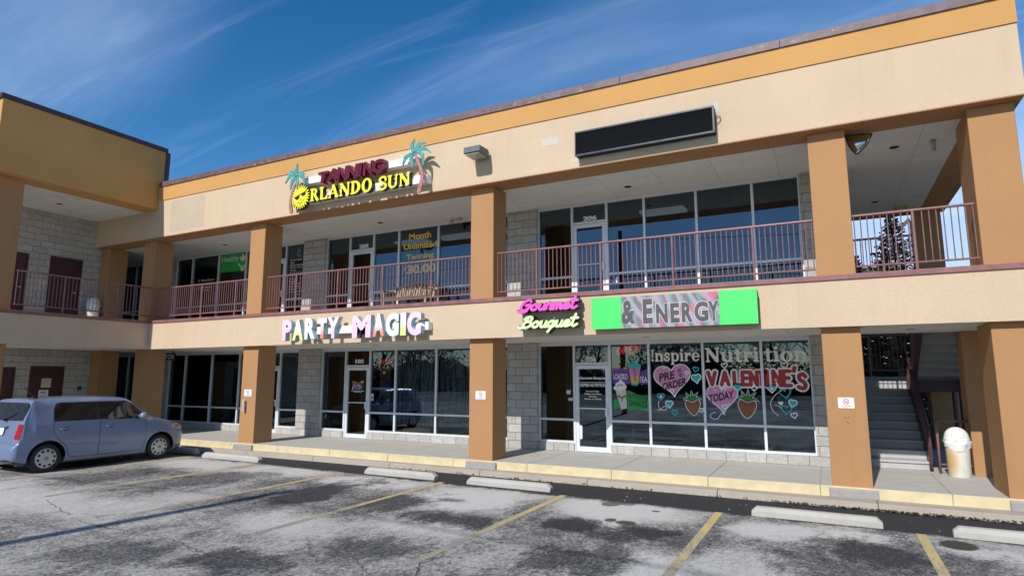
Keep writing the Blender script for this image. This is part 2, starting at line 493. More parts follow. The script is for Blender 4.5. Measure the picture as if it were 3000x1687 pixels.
# asphalt with worn light aggregate, sealed dark strip along the kerb, oil and drip stains
STALL0, STALL = -15.02, 2.66
def masphalt():
    t = NT('worn_asphalt')
    sp = t.n.new('ShaderNodeSeparateXYZ'); t.l.new(t.tc.outputs['Object'], sp.inputs[0])
    X, Y = sp.outputs['X'], sp.outputs['Y']
    n_big = t.noise(.42, 7, .62, .7, t.coord((1.0, .62, 1)))
    n_mid = t.noise(1.5, 8, .68, .5, t.coord((1.15, .7, 1)))
    n_edge = t.noise(2.1, 6, .6, .4)
    sp1 = t.noise(38, 3, .75); sp2 = t.noise(95, 2, .7)
    vor = t.n.new('ShaderNodeTexVoronoi'); vor.inputs['Scale'].default_value = 70; t.l.new(t.tc.outputs['Object'], vor.inputs[0])
    # dark strip along the kerb; its edge waves along x
    ylim = t.math('ADD', t.math('MULTIPLY', X, -.042), -1.72)
    dY = t.math('SUBTRACT', Y, ylim)
    strip = t.ramp(t.math('ADD', dY, t.math('MULTIPLY', t.math('SUBTRACT', n_edge, .5), .55)), -.22, .12)
    u = t.math('FRACT', t.math('DIVIDE', t.math('SUBTRACT', X, STALL0), STALL))
    dl = t.math('ABSOLUTE', t.math('SUBTRACT', u, .5))                      # .5 on a line, 0 mid stall
    flank = t.math('MULTIPLY', t.ramp(t.math('ADD', dl, t.math('MULTIPLY', t.math('SUBTRACT', n_mid, .5), .4)), .34, .54), t.math('MULTIPLY', t.ramp(dY, -4.2, -1.5), .5))
    yb2 = t.math('SUBTRACT', 1.0, t.math('ABSOLUTE', t.math('DIVIDE', t.math('ADD', dY, 1.95), 1.15)), clamp=True)
    dk = t.math('ADD', t.math('ADD', .37, t.math('MULTIPLY', yb2, .30)), t.math('ADD', t.math('MULTIPLY', t.math('SUBTRACT', n_big, .5), 2.0), t.math('MULTIPLY', t.math('SUBTRACT', n_mid, .5), 1.5)), clamp=True)
    # explicit stains: dark spread across one line, drip marks
    def blob(cx, cy, rx, ry, amt, soft=.5, wob=.9):
        a = t.math('DIVIDE', t.math('SUBTRACT', X, cx), rx); b = t.math('DIVIDE', t.math('SUBTRACT', Y, cy), ry)
        d = t.math('SQRT', t.math('ADD', t.math('MULTIPLY', a, a), t.math('MULTIPLY', b, b)))
        d = t.math('ADD', d, t.math('MULTIPLY', t.math('SUBTRACT', n_mid if wob > 1.2 else n_edge, .5), wob))
        return t.math('MULTIPLY', t.ramp(d, 1 + soft * .5, 1 - soft * .5), amt)
    lite = None
    for b in [(-5.65, -2.5, 1.05, 1.05, 1, .8), (-3.2, -2.1, 1.1, .75, 1, .7), (-2.95, -3.05, .45, .42, .9, .6), (-8.25, -2.0, 1.15, .5, 1, .7), (-10.8, -1.7, 1.25, .65, .85, .7), (-2.0, -4.8, .55, .55, .8, .8), (-5.2, -4.5, .75, .35, .6, .8),
              (-13.5, -1.9, 1.3, .7, .7, .8), (.15, -2.3, .65, .28, .9, .7), (1.65, -2.65, .6, .4, .8, .7), (.1, -3.35, .3, .35, .6, .8), (-.75, -2.5, .7, .45, .9, .7), (-7.2, -5.2, 1.0, .6, .6, 1), (-12.8, -6.0, 3.0, .8, .7, 1), (-1.0, -4.3, .6, .6, .6, .9)]:
        q = blob(*b); lite = q if lite is None else t.math('MAXIMUM', lite, q)
    dk = t.math('MULTIPLY', dk, t.math('SUBTRACT', 1.0, t.math('MULTIPLY', lite, .88)))
    for b in [(-8.45, -3.6, .55, 1.25, .95), (-6.75, -3.4, .6, .8, .85), (-5.0, -3.9, .95, .38, .9), (-4.4, -2.8, .32, .55, .7), (-3.35, -3.5, .5, .36, 1), (-2.8, -3.72, .5, .28, .9), (-2.25, -3.35, .5, .32, 1), (-1.8, -3.5, .4, .55, .8),
              (-5.05, -5.7, .6, .6, .8), (-3.0, -4.9, .38, .75, .85), (-2.5, -4.85, .34, .6, .8), (-3.45, -4.4, .45, .35, .6), (-6.2, -6.8, .8, .35, .85), (-7.3, -4.3, .4, .5, .6), (-9.9, -2.8, .4, .7, .7), (-13.6, -3.9, .75, 1.0, .75),
              (-11.4, -3.6, .55, 1.1, .75), (-9.2, -4.1, .4, .9, .7), (-7.7, -7.2, .8, .6, .75), (-5.4, -6.2, .5, .4, .6), (-10.6, -6.8, .9, .4, .5), (.45, -3.2, .6, .55, .95), (.75, -2.5, .28, .42, .7), (1.2, -3.0, .45, .42, .75),
              (0.0, -4.0, .5, .45, .75), (-.15, -2.78, .4, .18, .7), (-5.9, -2.75, .3, .14, .7), (-8.2, -1.95, .35, .16, .7), (-10.9, -2.2, .5, .2, .6), (-4.2, -6.4, .7, .3, .6)]:
        dk = t.math('MAXIMUM', dk, blob(b[0], b[1], b[2] * 1.3, b[3] * 1.3, b[4] * .95, 1.3, 3.4))
    dk = t.math('MAXIMUM', dk, t.math('MAXIMUM', strip, flank))
    # speckle: pores and aggregate
    n18 = t.noise(11, 6, .75, .6, t.coord((1.0, .8, 1)))
    n45 = t.noise(26, 5, .8)
    nz = t.math('ADD', t.math('MULTIPLY', t.math('SUBTRACT', n18, .5), .8), t.math('MULTIPLY', t.math('SUBTRACT', n45, .5), 2.3))
    wnd = t.math('SUBTRACT', 1.0, t.math('MULTIPLY', t.math('ABSOLUTE', t.math('SUBTRACT', dk, .5)), 1.15))
    dks = t.ramp(t.math('ADD', dk, t.math('MULTIPLY', nz, wnd)), .02, .98)
    light = t.mix(t.ramp(sp2, .28, .60), (.34, .322, .295), (.64, .605, .55))
    light = t.mix(t.math('MULTIPLY', t.ramp(n18, .42, .70), .55), light, (.30, .285, .262))
    light = t.mix(t.math('MULTIPLY', lite, .6), light, (.70, .675, .63))
    dark = t.mix(t.ramp(vor.outputs['Distance'], .1, .6), (.022, .022, .024), (.040, .040, .043))
    dark = t.mix(t.math('MULTIPLY', t.ramp(sp1, .62, .74), t.math('SUBTRACT', 1.0, strip)), dark, (.16, .16, .16))
    col = t.mix(dks, light, dark)
    brown = None
    for b in [(-3.36, -1.80, .17, .20, .8, .25, .9), (-3.14, -1.66, .15, .13, .7, .3, .9), (-3.0, -2.89, .085, .11, .9, .15, .5), (-2.75, -2.95, .15, .13, .9, .15, .7), (1.29, -2.2, .2, .24, 1, .3, .4),
              (-2.56, -2.0, .07, .06, .9, .3, .6)]:
        q = blob(*b); brown = q if brown is None else t.math('MAXIMUM', brown, q)
    col = t.mix(brown, col, (.062, .057, .045))
    h = t.math('ADD', t.math('MULTIPLY', sp1, .8), sp2)
    t.bump(h, .012)
    return t.fin(col, .86, 0, .3)
ASPH = masphalt()
def mworn(name, c, under=(.26, .255, .24), a=.44, b=.60, ystart=-2.2, yend=-6.0):
    t = NT(name); sp = t.n.new('ShaderNodeSeparateXYZ'); t.l.new(t.tc.outputs['Object'], sp.inputs[0])
    n = t.math('ADD', t.noise(30, 5, .7), t.math('MULTIPLY', t.math('SUBTRACT', t.noise(1.3, 4), .5), .5))
    wear = t.ramp(sp.outputs['Y'], ystart, yend, .0, .20)
    w = t.ramp(t.math('ADD', n, wear), a + .1, b + .1)
    col = t.mix(t.ramp(t.noise(4, 4), .3, .7), sc3(c, .85), c)
    t.bump(t.noise(90, 3), .004)
    return t.fin(t.mix(w, col, under), .8, 0, .25)
STRIPE = mworn('worn_yellow_line', (.60, .46, .20))
YCURB = mworn('yellow_curb_paint', (.72, .60, .36), (.56, .51, .41), .54, .68, 5, 6)
GROUND = mconcrete('far_ground', (.16, .15, .12), .4, .2)

# ------------------------------------------------------------------ ground, lot, kerbs
def struct(o): return tag(o, kind='structure')
m = MB(); m.quad((-400, -400, G - .03), (400, -400, G - .03), (400, 400, G - .03), (-400, 400, G - .03)); struct(m.build('ground', GROUND))
m = MB(); m.quad((-40, -26, G), (30, -26, G), (30, -.28, G), (-40, -.28, G)); struct(m.build('parking_lot', ASPH))
ROADM = mconcrete('road_asphalt', (.20, .20, .20), .3, .5)
m = MB(); m.quad((-120, -42, G - .02), (120, -42, G - .02), (120, -32, G - .02), (-120, -32, G - .02)); struct(m.build('road', ROADM))
# stripes (x centre, front end y, rear end y)
for i, (xc, y1, y0) in enumerate([(-17.66, -.95, -5.6), (-15.02, -1.06, -5.6), (-12.37, -1.15, -5.75), (-9.62, -1.31, -5.8), (-6.99, -1.33, -5.84), (-4.325, -1.48, -6.0), (-1.665, -1.64, -6.9), (.94, -1.77, -7.1)]):
    w = .058
    m = MB(); n = 14
    for k in range(n):
        a, b = y0 + (y1 - y0) * k / n, y0 + (y1 - y0) * (k + 1) / n
        m.quad((xc - w, a, G + .004), (xc + w, a, G + .004), (xc + w, b, G + .004), (xc - w, b, G + .004))
    struct(m.build('parking_stripe', STRIPE))
# cracks
CRACK = mplain('crack_dark', (.03, .03, .03), .95)  # plain dark tone of the crack strips
def crack(pts, r):
    rnd = random.Random(3); P = []
    for i in range(len(pts) - 1):
        for k in range(9):
            t = k / 9; P.append((pts[i][0] + (pts[i + 1][0] - pts[i][0]) * t + rnd.uniform(-.03, .03), pts[i][1] + (pts[i + 1][1] - pts[i][1]) * t + rnd.uniform(-.03, .03)))
    m = MB()
    for i in range(len(P) - 1):
        a, b = Vector((*P[i], 0)), Vector((*P[i + 1], 0)); d = (b - a).normalized(); nn = Vector((-d.y, d.x, 0)) * r * rnd.uniform(.5, 1.3)
        z = Vector((0, 0, G + .003))
        m.quad(a - nn + z, b - nn + z, b + nn + z, a + nn + z)
    struct(m.build('pavement_crack', CRACK))
crack([(-9.9, -6.5), (-9.3, -6.55), (-8.6, -6.55), (-7.6, -6.55), (-6.8, -6.75), (-5.75, -6.83), (-5.05, -7.0)], .006)
crack([(-12.0, -5.9), (-11.0, -6.2), (-10.3, -6.4)], .005)
crack([(-4.15, -5.55), (-4.25, -5.9), (-4.05, -6.25), (-3.95, -6.6)], .007)
crack([(-5.0, -6.1), (-4.6, -6.4), (-4.2, -6.55)], .005)
crack([(-8.6, -3.9), (-8.75, -4.35), (-8.5, -4.6)], .005)
# sidewalk slabs with joints
m = MB(); xj = [1.56 - 1.825 * k for k in range(14)][::-1]
xs = [-22.0] + [x for x in xj if x > -21.5] + [3.05]
for a, b in zip(xs[:-1], xs[1:]): m.box(a + .005, b - .005, -.035, 2.42, -.2, 0.0)
m.box(-40, -22.01, 0, 2.42, -.2, -.004)
m.box(-22, 3.04, -.02, 2.42, -.22, -.014)
struct(m.build('sidewalk', CONC, bevel=.008))
struct(MB().box(-.4, 3.05, 2.425, 8.2, -.2, -.002).build('stair_court_floor', CONC))
struct(MB().box(-22.0, -19.0, -9, -.04, -.2, -.003).build('wing_sidewalk', CONC, bevel=.008))
m = MB()
for a, b in zip(xs[1:-1], xs[2:]): m.box(a + .004, b - .004, -.062, -.0352, -.24, .003)
m.box(-18.9, xs[1] - .004, -.062, -.0352, -.24, .003)
struct(m.build('yellow_curb_face', YCURB, bevel=.006))
struct(MB().box(-18.97, -18.93, -9, -.07, -.24, .003).build('yellow_curb_face', YCURB, bevel=.006))
# apron kerb in sections
m = MB(); kx = [-18.9 + 2.43 * k for k in range(15)]
for a, b in zip(kx[:-1], kx[1:]):
    ya, yb = -.235 - .013 * (a + 10), -.235 - .013 * (b + 10)
    a += .004; b -= .004
    v = [(a, -.06, -.165), (b, -.06, -.165), (b, yb, -.172), (a, ya, -.172), (b, yb - .03, G - .02), (a, ya - .03, G - .02), (b, -.06, G - .02), (a, -.06, G - .02)]
    m.add(v, [(0, 3, 2, 1), (3, 5, 4, 2), (1, 2, 4, 6), (0, 7, 5, 3)])
struct(m.build('curb', APRON, bevel=.012))

# ------------------------------------------------------------------ the plaza building
B = thing('shopping_plaza', 'two-storey tan stucco shopping plaza with brown columns, ochre roof band and glass shopfronts', 'building', (-8, 1, 0))
YF, YB, YS = -.223, -.141, 2.42           # roof band face, walkway band face, shopfront glass
BW, GW = .035, .05
# roof band: cream, ochre proud of it, coping proud of that
box_obj('roof_band', CREAM, B, -30, 3.0, YF, .42, 6.167, 7.352)
box_obj('roof_band_top', OCHRE, B, -18.75, 3.006, YF - .022, .42, 7.354, 7.80)
m = MB(); xs_ = [-18.72 + 3.05 * k for k in range(8)] + [3.05]
for a, b in zip(xs_[:-1], xs_[1:]): m.box(a + .002, b - .002, YF - .055, .47, 7.80, 7.96)
m.build('coping', COPING, B, bevel=.006)
# right-hand return of the roof band
box_obj('side_beam', TAN, B, 2.40, 2.998, .421, 7.55, 6.168, 7.352)
box_obj('side_beam_top', OCHRE, B, 2.40, 3.005, .421, 7.56, 7.354, 7.80)
box_obj('side_coping', COPING, B, 2.36, 3.05, .471, 7.62, 7.801, 7.958)
box_obj('rear_beam', TAN, B, .5, 2.399, 7.0, 7.55, 6.168, 7.80)
# soffit skin under the roof band (tan underside)
box_obj('band_soffit', TAN, B, -22.0, 2.996, YF + .004, .424, 6.150, 6.166)
# upper ceiling boards, wing ceilings, lower ceiling
box_obj('upper_ceiling', CEIL, B, -30, 2.399, .43, 7.0, 6.158, 6.20)
box_obj('roof_deck', COPDK, B, -30, 2.39, .43, 12, 7.3, 7.4)
box_obj('lower_ceiling', CEIL, B, -30, 2.98, -.03, 2.44, 2.652, 2.70)
# walkway band with the maroon edge cap
box_obj('walkway_band', CREAM, B, -18.85, 3.0, YB, -.031, 2.640, 3.437)
box_obj('walkway_edge', CAPM, B, -18.83, 3.03, YB - .03, .12, 3.437, 3.527, bevel=.006)
box_obj('walkway_slab', CONC, B, -30, 2.995, -.03, 2.45, 3.30, 3.436)
box_obj('walkway_floor', CONC, B, -30, 2.99, .121, 2.45, 3.437, 3.545)
m = MB(); m.box(2.45, 3.0, -.03, 7.55, 2.641, 3.436); m.box(2.43, 3.025, .121, 7.58, 3.4375, 3.53, 1)
m.build('side_walkway_band', [CREAM, CAPM], B)
box_obj('rear_walkway', CONC, B, -.4, 2.449, 6.95, 7.55, 3.30, 3.436)
# columns
def column(x0, w, y0, y1, z0, z1, mat=TAN):
    return box_obj('column', mat, B, x0, x0 + w, y0, y1, z0, z1, bevel=.012)
for xc, w, d in [(-19.675, .6, .626), (-14.642, .6, .626), (-7.2, .6, .626), (-.087, .6, .626), (2.277, .62, .98)]:
    column(xc, w, 0, d, -.02, 2.6515); column(xc, w, .0, d, 3.5275, 6.149)
column(-22.3, .7, 0, .626, -.02, 2.6515); column(-22.3, .7, 0, .626, 3.546, 6.149)
column(2.24, .6, 2.25, 2.80, -.002, 2.6515)
column(2.24, .6, 6.98, 7.52, -.002, 2.64); column(2.24, .6, 6.98, 7.52, 3.53, 6.167)
column(-19.675, .6, -4.335, -3.735, -.02, 2.64); column(-19.675, .6, -4.335, -3.735, 3.53, 7.075)
# footings under the columns
for xc, w in [(-14.68, .72), (-7.21, .75), (-.135, .71), (2.26, .75), (-19.7, .7)]:
    m = MB(); m.prism([(-.126, -.168), (.3, -.168), (.3, -.021), (-.10, -.021), (-.12, -.045)], 'x', xc, xc + w); m.build('footing', PADC, B, bevel=.01)
# wing on the left
XW = -18.77
box_obj('wing_roof_box', OCHRE, B, -24, XW, -4.57, -.10, 7.08, 9.03, bevel=.008)
box_obj('wing_soffit', OCHRE, B, -19.47, XW - .004, -4.56, -.2, 7.074, 7.079)
m = MB(); m.box(-24.05, XW + .035, -4.62, -.06, 9.03, 9.16); m.box(XW - .3, XW + .03, -.098, .03, 7.965, 9.029)
m.build('wing_coping', COPDK, B, bevel=.006)
box_obj('wing_ceiling', CEIL, B, -22.1, -19.47, -4.5, -.224, 7.062, 7.073)
box_obj('wing_upper_beam', TAN, B, -22.1, -19.47, -4.56, -4.2, 7.07, 7.078)
box_obj('wing_walkway_band', CREAM, B, -19.0, -18.852, -4.49, YB, 2.641, 3.436)
box_obj('wing_walkway_edge', CAPM, B, -19.15, -18.822, -4.52, YB - .0305, 3.4372, 3.5268, bevel=.006)
box_obj('wing_slab', CONC, B, -22.1, -19.0, -4.49, -.031, 3.30, 3.435)
box_obj('wing_floor', CONC, B, -22.1, -19.151, -4.49, .12, 3.436, 3.545)
box_obj('wing_lower_ceiling', CEIL, B, -22.1, -19.0, -4.49, -.031, 2.653, 2.70)
def holed_wall(name, mat, X, y0, y1, z0, z1, holes):
    """wall in the plane x = X facing +x with rectangular openings (y0, y1, z0, z1)"""
    m = MB(); ys = sorted({y0, y1, *[h[0] for h in holes], *[h[1] for h in holes]}); zs = sorted({z0, z1, *[h[2] for h in holes], *[h[3] for h in holes]})
    for a, b in zip(ys[:-1], ys[1:]):
        for c, d in zip(zs[:-1], zs[1:]):
            if any(h[0] <= a and b <= h[1] and h[2] <= c and d <= h[3] for h in holes): continue
            m.quad((X, a, c), (X, b, c), (X, b, d), (X, a, d))
    return m.build(name, mat, B)
holed_wall('wing_wall', CMUY, -22.1, -9, 0.0, 3.545, 7.06, [(-1.53, -.56, 3.545, 5.66), (-3.1, -2.12, 3.545, 5.62)])
holed_wall('wing_wall', CMUY, -22.1, -9, 0.0, -.003, 2.653, [(-1.75, -.78, -.003, 2.13), (-3.15, -2.13, -.003, 2.09)])
box_obj('wing_wall_strip', CMUY, B, -22.3, -22.101, -9, -4.49, 2.654, 3.544)
box_obj('wing_core', ROOMD, B, -30, -22.35, -9, -.01, -.2, 7.0)
FRAMEM = mplain('maroon_frame', (.075, .022, .026), .45)
for (y0, y1, z0, z1, lab) in [(-1.53, -.56, 3.545, 5.66, 'near'), (-3.1, -2.12, 3.545, 5.62, 'far'), (-1.75, -.78, -.003, 2.13, 'near'), (-3.15, -2.13, -.003, 2.09, 'far')]:
    d = MB().box(-22.16, -22.12, y0 + .045, y1 - .045, z0, z1 - .045).build('door', DOORM, B)
    m = MB(); m.box(-22.2, -22.085, y0, y0 + .044, z0, z1); m.box(-22.2, -22.085, y1 - .044, y1, z0, z1); m.box(-22.2, -22.085, y0 + .0445, y1 - .0445, z1 - .044, z1)
    m.build('frame', FRAMEM, d)
    yh = y1 - .13
    m = MB(); m.lathe([(.03, 0), (.03, .012)], (-22.12, yh, z0 + 1.0), 14, axis='x'); m.tube([(-22.11, yh, z0 + 1.0), (-22.05, yh, z0 + 1.0), (-22.05, yh - .11, z0 + 1.0)], .011, 8)
    m.build('handle', STEEL, d, smooth=True)

# ------------------------------------------------------------------ shopfronts
m_ = MB()
def sill_wall(x0, x1, z): box_obj('sill_wall', CMUX, B, x0, x1, YS - .10, YS + .10, z - .003, z + .197)
def pilaster(x0, x1, z, h): box_obj('block_pilaster', CMUX, B, x0, x1, YS - .16, YS + .14, z - .003, z + h)
def window(x0, x1, z, z0=.2, z1=2.61, rail=.755):
    e = .028; m = MB(); ya, yb = YS - GW, YS + GW
    m.box(x0, x0 + e, ya, yb, z + z0, z + z1); m.box(x1 - e, x1, ya, yb, z + z0, z + z1)
    m.box(x0 + e, x1 - e, ya + .002, yb, z + z1 - .05, z + z1); m.box(x0 + e, x1 - e, ya - .004, yb, z + z0, z + z0 + .05)
    if rail: m.box(x0 + e, x1 - e, ya + .003, yb, z + rail - .026, z + rail + .026)
    f = m.build('window', ALU, B)
    p = MB(); zb, zt = z + z0 + .05, z + z1 - .05
    sp = [(zb, z + rail - .026), (z + rail + .026, zt)] if rail else [(zb, zt)]
    for a, b in sp: p.quad((x0 + e, YS, a), (x1 - e, YS, a), (x1 - e, YS, b), (x0 + e, YS, b))
    p.build('pane', GLASS, f)
    return f
def door(x0, x1, z, hinge='l', bar=True):
    t = window(x0, x1, z, 2.09, 2.61, None)                       # transom light with the suite number
    m = MB(); ya, yb = YS - GW, YS + GW
    m.box(x0, x0 + .03, ya, yb, z, z + 2.088); m.box(x1 - .03, x1, ya, yb, z, z + 2.088)
    jamb = m
    a, b = x0 + .034, x1 - .034
    ya += .012
    m.box(a, a + .085, ya, yb - .02, z + .012, z + 2.08); m.box(b - .085, b, ya, yb - .02, z + .012, z + 2.08)
    m.box(a + .085, b - .085, ya, yb - .02, z + 1.985, z + 2.08); m.box(a + .085, b - .085, ya, yb - .02, z + .012, z + .13)
    d = m.build('door', ALU, B)
    p = MB(); p.quad((a + .085, YS, z + .13), (b - .085, YS, z + .13), (b - .085, YS, z + 1.985), (a + .085, YS, z + 1.985)); p.build('pane', GLASS, d)
    if bar:
        MB().box(a + .085, b - .03, ya - .004, ya + .018, z + 1.02, z + 1.05).build('push_bar', ALU, d)
        MB().box(b - .095, b - .025, ya - .05, ya - .004, z + .86, z + 1.06).build('handle', ALU, d, bevel=.006)
    return t, d
W = {}
H2 = 3.545
for lvl, z in ((1, 0.0), (2, H2)):
    top = 2.655 if lvl == 1 else 2.62
    for k, (x0, x1) in enumerate([(-22.4, -21.49), (-14.89, -13.98), (-7.43, -6.57), (-.33, .52)]): pilaster(x0, x1, z, top)
    def bay(segs, dx, key):
        for i, (a, b) in enumerate(segs):
            if (a, b) == dx:
                W[key, lvl, 'transom'], W[key, lvl, 'door'] = door(a, b, z)
            else:
                W[key, lvl, i] = window(a, b, z)
        a0 = segs[0][0]; a1 = segs[-1][1]
        sill_wall(a0, dx[0] - .001, z); sill_wall(dx[1] + .001, a1, z)
        box_obj('head_trim', ALU, B, a0, a1, YS - .045, YS + .06, z + 2.611, z + top - .002)
    def seq(*x): return list(zip(x[:-1], x[1:]))
    bay(seq(-29.0, -27.2, -25.5, -24.0, -22.4), (-29.0, -27.2), 103)
    bay(seq(-21.49, -20.59, -19.16, -17.74, -16.75, -15.8, -14.89), (-16.75, -15.8), 104)
    bay(seq(-13.98, -13.03, -12.09, -11.14, -9.73, -8.31, -7.43), (-13.03, -12.09), 105)
    bay(seq(-6.57, -5.62, -4.70, -3.75, -2.52, -1.29, -.33), (-5.62, -4.70), 106)
    # rooms behind the glass
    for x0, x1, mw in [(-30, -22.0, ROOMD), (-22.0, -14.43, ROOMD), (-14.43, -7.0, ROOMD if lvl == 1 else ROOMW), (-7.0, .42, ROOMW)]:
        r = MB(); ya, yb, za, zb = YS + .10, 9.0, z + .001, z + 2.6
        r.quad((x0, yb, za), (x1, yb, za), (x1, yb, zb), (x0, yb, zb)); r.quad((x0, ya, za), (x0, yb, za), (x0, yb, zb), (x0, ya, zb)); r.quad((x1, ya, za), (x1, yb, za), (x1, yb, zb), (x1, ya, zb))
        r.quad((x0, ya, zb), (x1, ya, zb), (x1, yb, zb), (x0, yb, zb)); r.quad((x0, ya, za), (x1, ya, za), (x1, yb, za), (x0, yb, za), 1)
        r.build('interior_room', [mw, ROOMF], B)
MB().box(-7.0, -5.65, 3.2, 3.3, .002, 2.58).build('partition_wall', ROOMG, B)
# end wall towards the stair court, rear wall and roof cover so no light leaks in
box_obj('end_wall', CMUY, B, .42, .52, YS + .141, 9.2, -.003, 6.15)
m = MB(); m.box(-30, .52, 9.2, 9.4, -.2, 7.8); m.build('rear_wall', TAN, B)
# recessed ceiling lights
CAN = mplain('recessed_can', (.012, .011, .010), .8)
for x, y, z in [(1.387, 1.47, 6.158), (1.30, 5.6, 6.158), (-11.158, 1.52, 6.158), (-3.881, 1.52, 6.158), (-17.679, 1.47, 6.158), (-7.4, 1.5, 6.158), (1.35, 1.3, 2.652), (-3.5, 1.3, 2.652), (-11.0, 1.3, 2.652), (-20.76, -2.07, 7.062)]:
    m = MB(); m.lathe([(.085, -.004), (.085, .002)], (x, y, z), 20, 0); m.lathe([(.105, -.002), (.105, .003)], (x, y, z), 20, 1)
    m.build('ceiling_light', [CAN, CEIL], B)

# ------------------------------------------------------------------ railings
def railing(x0, x1, posts, label, y=.16, zb=3.53, group='maroon railings along the upper walkway', axis='x', nb=None, name='railing'):
    """rails run from x0 to x1 along x (or along y at x = y when axis is 'y')"""
    def P(a, z): return (a, y, z) if axis == 'x' else (y, a, z)
    t = thing(name, label, 'railing', P((x0 + x1) / 2, zb), group)
    zt, zl = 4.585 - 3.53 + zb, 3.69 - 3.53 + zb
    MB().tube([P(x0, zt), P(x1, zt)], .024, 10).build('top_rail', RAILM, t, smooth=True, sharp=40)
    MB().tube([P(x0, zl), P(x1, zl)], .019, 8).build('bottom_rail', RAILM, t, smooth=True, sharp=40)
    for p in posts:
        m = MB(); m.tube([P(p, zb), P(p, zt - .01)], .024, 10); m.tube([P(p, zb - .001), P(p, zb + .012)], .05, 10)
        m.build('post', RAILM, t, smooth=True, sharp=40)
    proto = None; n = int(round((x1 - x0 - .04) / .0975)) if nb is None else nb
    for k in range(n + 1):
        a = x0 + .02 + (x1 - x0 - .04) * k / n
        if any(abs(a - p) < .045 for p in posts): continue
        if proto is None:
            proto = MB().tube([P(a, zl), P(a, zt)], .0095, 6).build('baluster', RAILM, t, smooth=True, sharp=40); pa = a
        else:
            c = proto.copy(); COL.objects.link(c); c.parent = t
            c.location = proto.location + (Vector((a - pa, 0, 0)) if axis == 'x' else Vector((0, a - pa, 0)))
    return t
railing(-19.06, -14.66, [-18.34, -16.84, -15.335], 'maroon upper railing under the green window banner, between two brown columns')
railing(-14.03, -7.21, [-12.89, -11.383, -9.887, -8.40], 'long maroon upper railing in front of the wooden bench')
railing(-6.59, -.1, [-5.593, -4.115, -2.622, -1.123], 'maroon upper railing in front of suite 206, above the green and grey sign')
railing(.53, 2.27, [1.419], 'short maroon upper railing beside the corner column, spruce seen through it')
railing(-3.72, .0 - .02, [-2.55, -1.1], 'maroon upper railing of the left wing, in front of the maroon doors', y=-18.98, axis='y')
railing(.53, 1.70, [1.12], 'dark upper guardrail at the head of the stairs, behind the short railing', y=2.42, zb=3.546, group='stair guardrails')

# ------------------------------------------------------------------ staircase
S = thing('staircase', 'grey two-flight outdoor staircase with maroon steel side plates in the right-hand bay', 'staircase', (1.2, 2.68, 0))
TREAD = mconcrete('stair_tread', (.50, .505, .505), .3, 5)
RISE = 1.69 / 10; RUN = .29
for k in range(10):
    y = 2.68 + RUN * k; z = RISE * (k + 1)
    m = MB(); m.box(.56, 1.60, y, y + .02, z - RISE + .002, z - .045); m.box(.56, 1.60, y - .03, y + RUN, z - .045, z)
    m.build('step', TREAD, S, bevel=.006)
yl = 2.68 + RUN * 10
box_obj('landing', TREAD, S, .54, 2.80, yl + .002, 6.72, 1.55, 1.69)
box_obj('landing_beam', STAIRM, S, 1.66, 2.80, yl - .12, yl - .001, 1.45, 1.72)
box_obj('landing_curb', TREAD, S, .54, 2.80, 6.62, 6.72, 1.691, 1.80)
r2 = (3.545 - 1.69) / 11; q2 = (yl - 2.45) / 10
for k in range(11):
    y = yl - q2 * k; z = 1.69 + r2 * (k + 1)
    m = MB(); m.box(1.76, 2.74, y - q2 - .02, y - .002, z - .05, z - .002); m.box(1.76, 2.74, y - .022, y - .003, z - r2, z - .051)
    m.build('step', TREAD, S)
def plate(name, x0, x1, a, b, h0, h1):
    (ya, za), (yb, zb) = a, b
    m = MB(); m.prism([(ya, za + h0), (yb, zb + h0), (yb, zb + h1), (ya, za + h1)], 'x', x0, x1)
    return m.build(name, STAIRM, S)
plate('stringer', 1.605, 1.645, (2.62, 0.0), (yl, 1.69), -.02, .26)
plate('stringer', 1.66, 1.755, (2.50, 3.50), (yl, 1.69), -.42, .02)
plate('stringer', 2.745, 2.80, (2.50, 3.50), (yl, 1.69), -.42, .02)
plate('stringer', .53, .555, (2.62, 0.0), (yl, 1.69), -.02, .26)
sl = 1.69 / (yl - 2.62)
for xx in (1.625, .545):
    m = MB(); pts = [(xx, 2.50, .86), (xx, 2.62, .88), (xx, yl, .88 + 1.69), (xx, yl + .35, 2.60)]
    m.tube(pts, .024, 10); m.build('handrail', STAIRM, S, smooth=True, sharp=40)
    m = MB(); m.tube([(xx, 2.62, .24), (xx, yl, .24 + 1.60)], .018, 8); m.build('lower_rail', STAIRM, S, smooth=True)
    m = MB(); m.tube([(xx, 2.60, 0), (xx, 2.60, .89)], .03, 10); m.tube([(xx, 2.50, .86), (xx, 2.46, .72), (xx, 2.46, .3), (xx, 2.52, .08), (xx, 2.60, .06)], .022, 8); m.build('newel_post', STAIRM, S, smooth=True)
    proto = None
    for k in range(26):
        y = 2.72 + k * .1; z = (y - 2.62) * sl
        if y > yl: break
        if proto is None: proto = MB().tube([(xx, y, z + .18), (xx, y, z + .88)], .0095, 6).build('baluster', STAIRM, S); y0_, z0_ = y, z
        else:
            c = proto.copy(); COL.objects.link(c); c.parent = S; c.location = proto.location + Vector((0, y - y0_, z - z0_))
for x in (2.50, 2.63): MB().tube([(x, 5.35, 0), (x, 5.35, 1.46)], .045, 14).build('support_post', STAIRM, S, smooth=True, sharp=40)
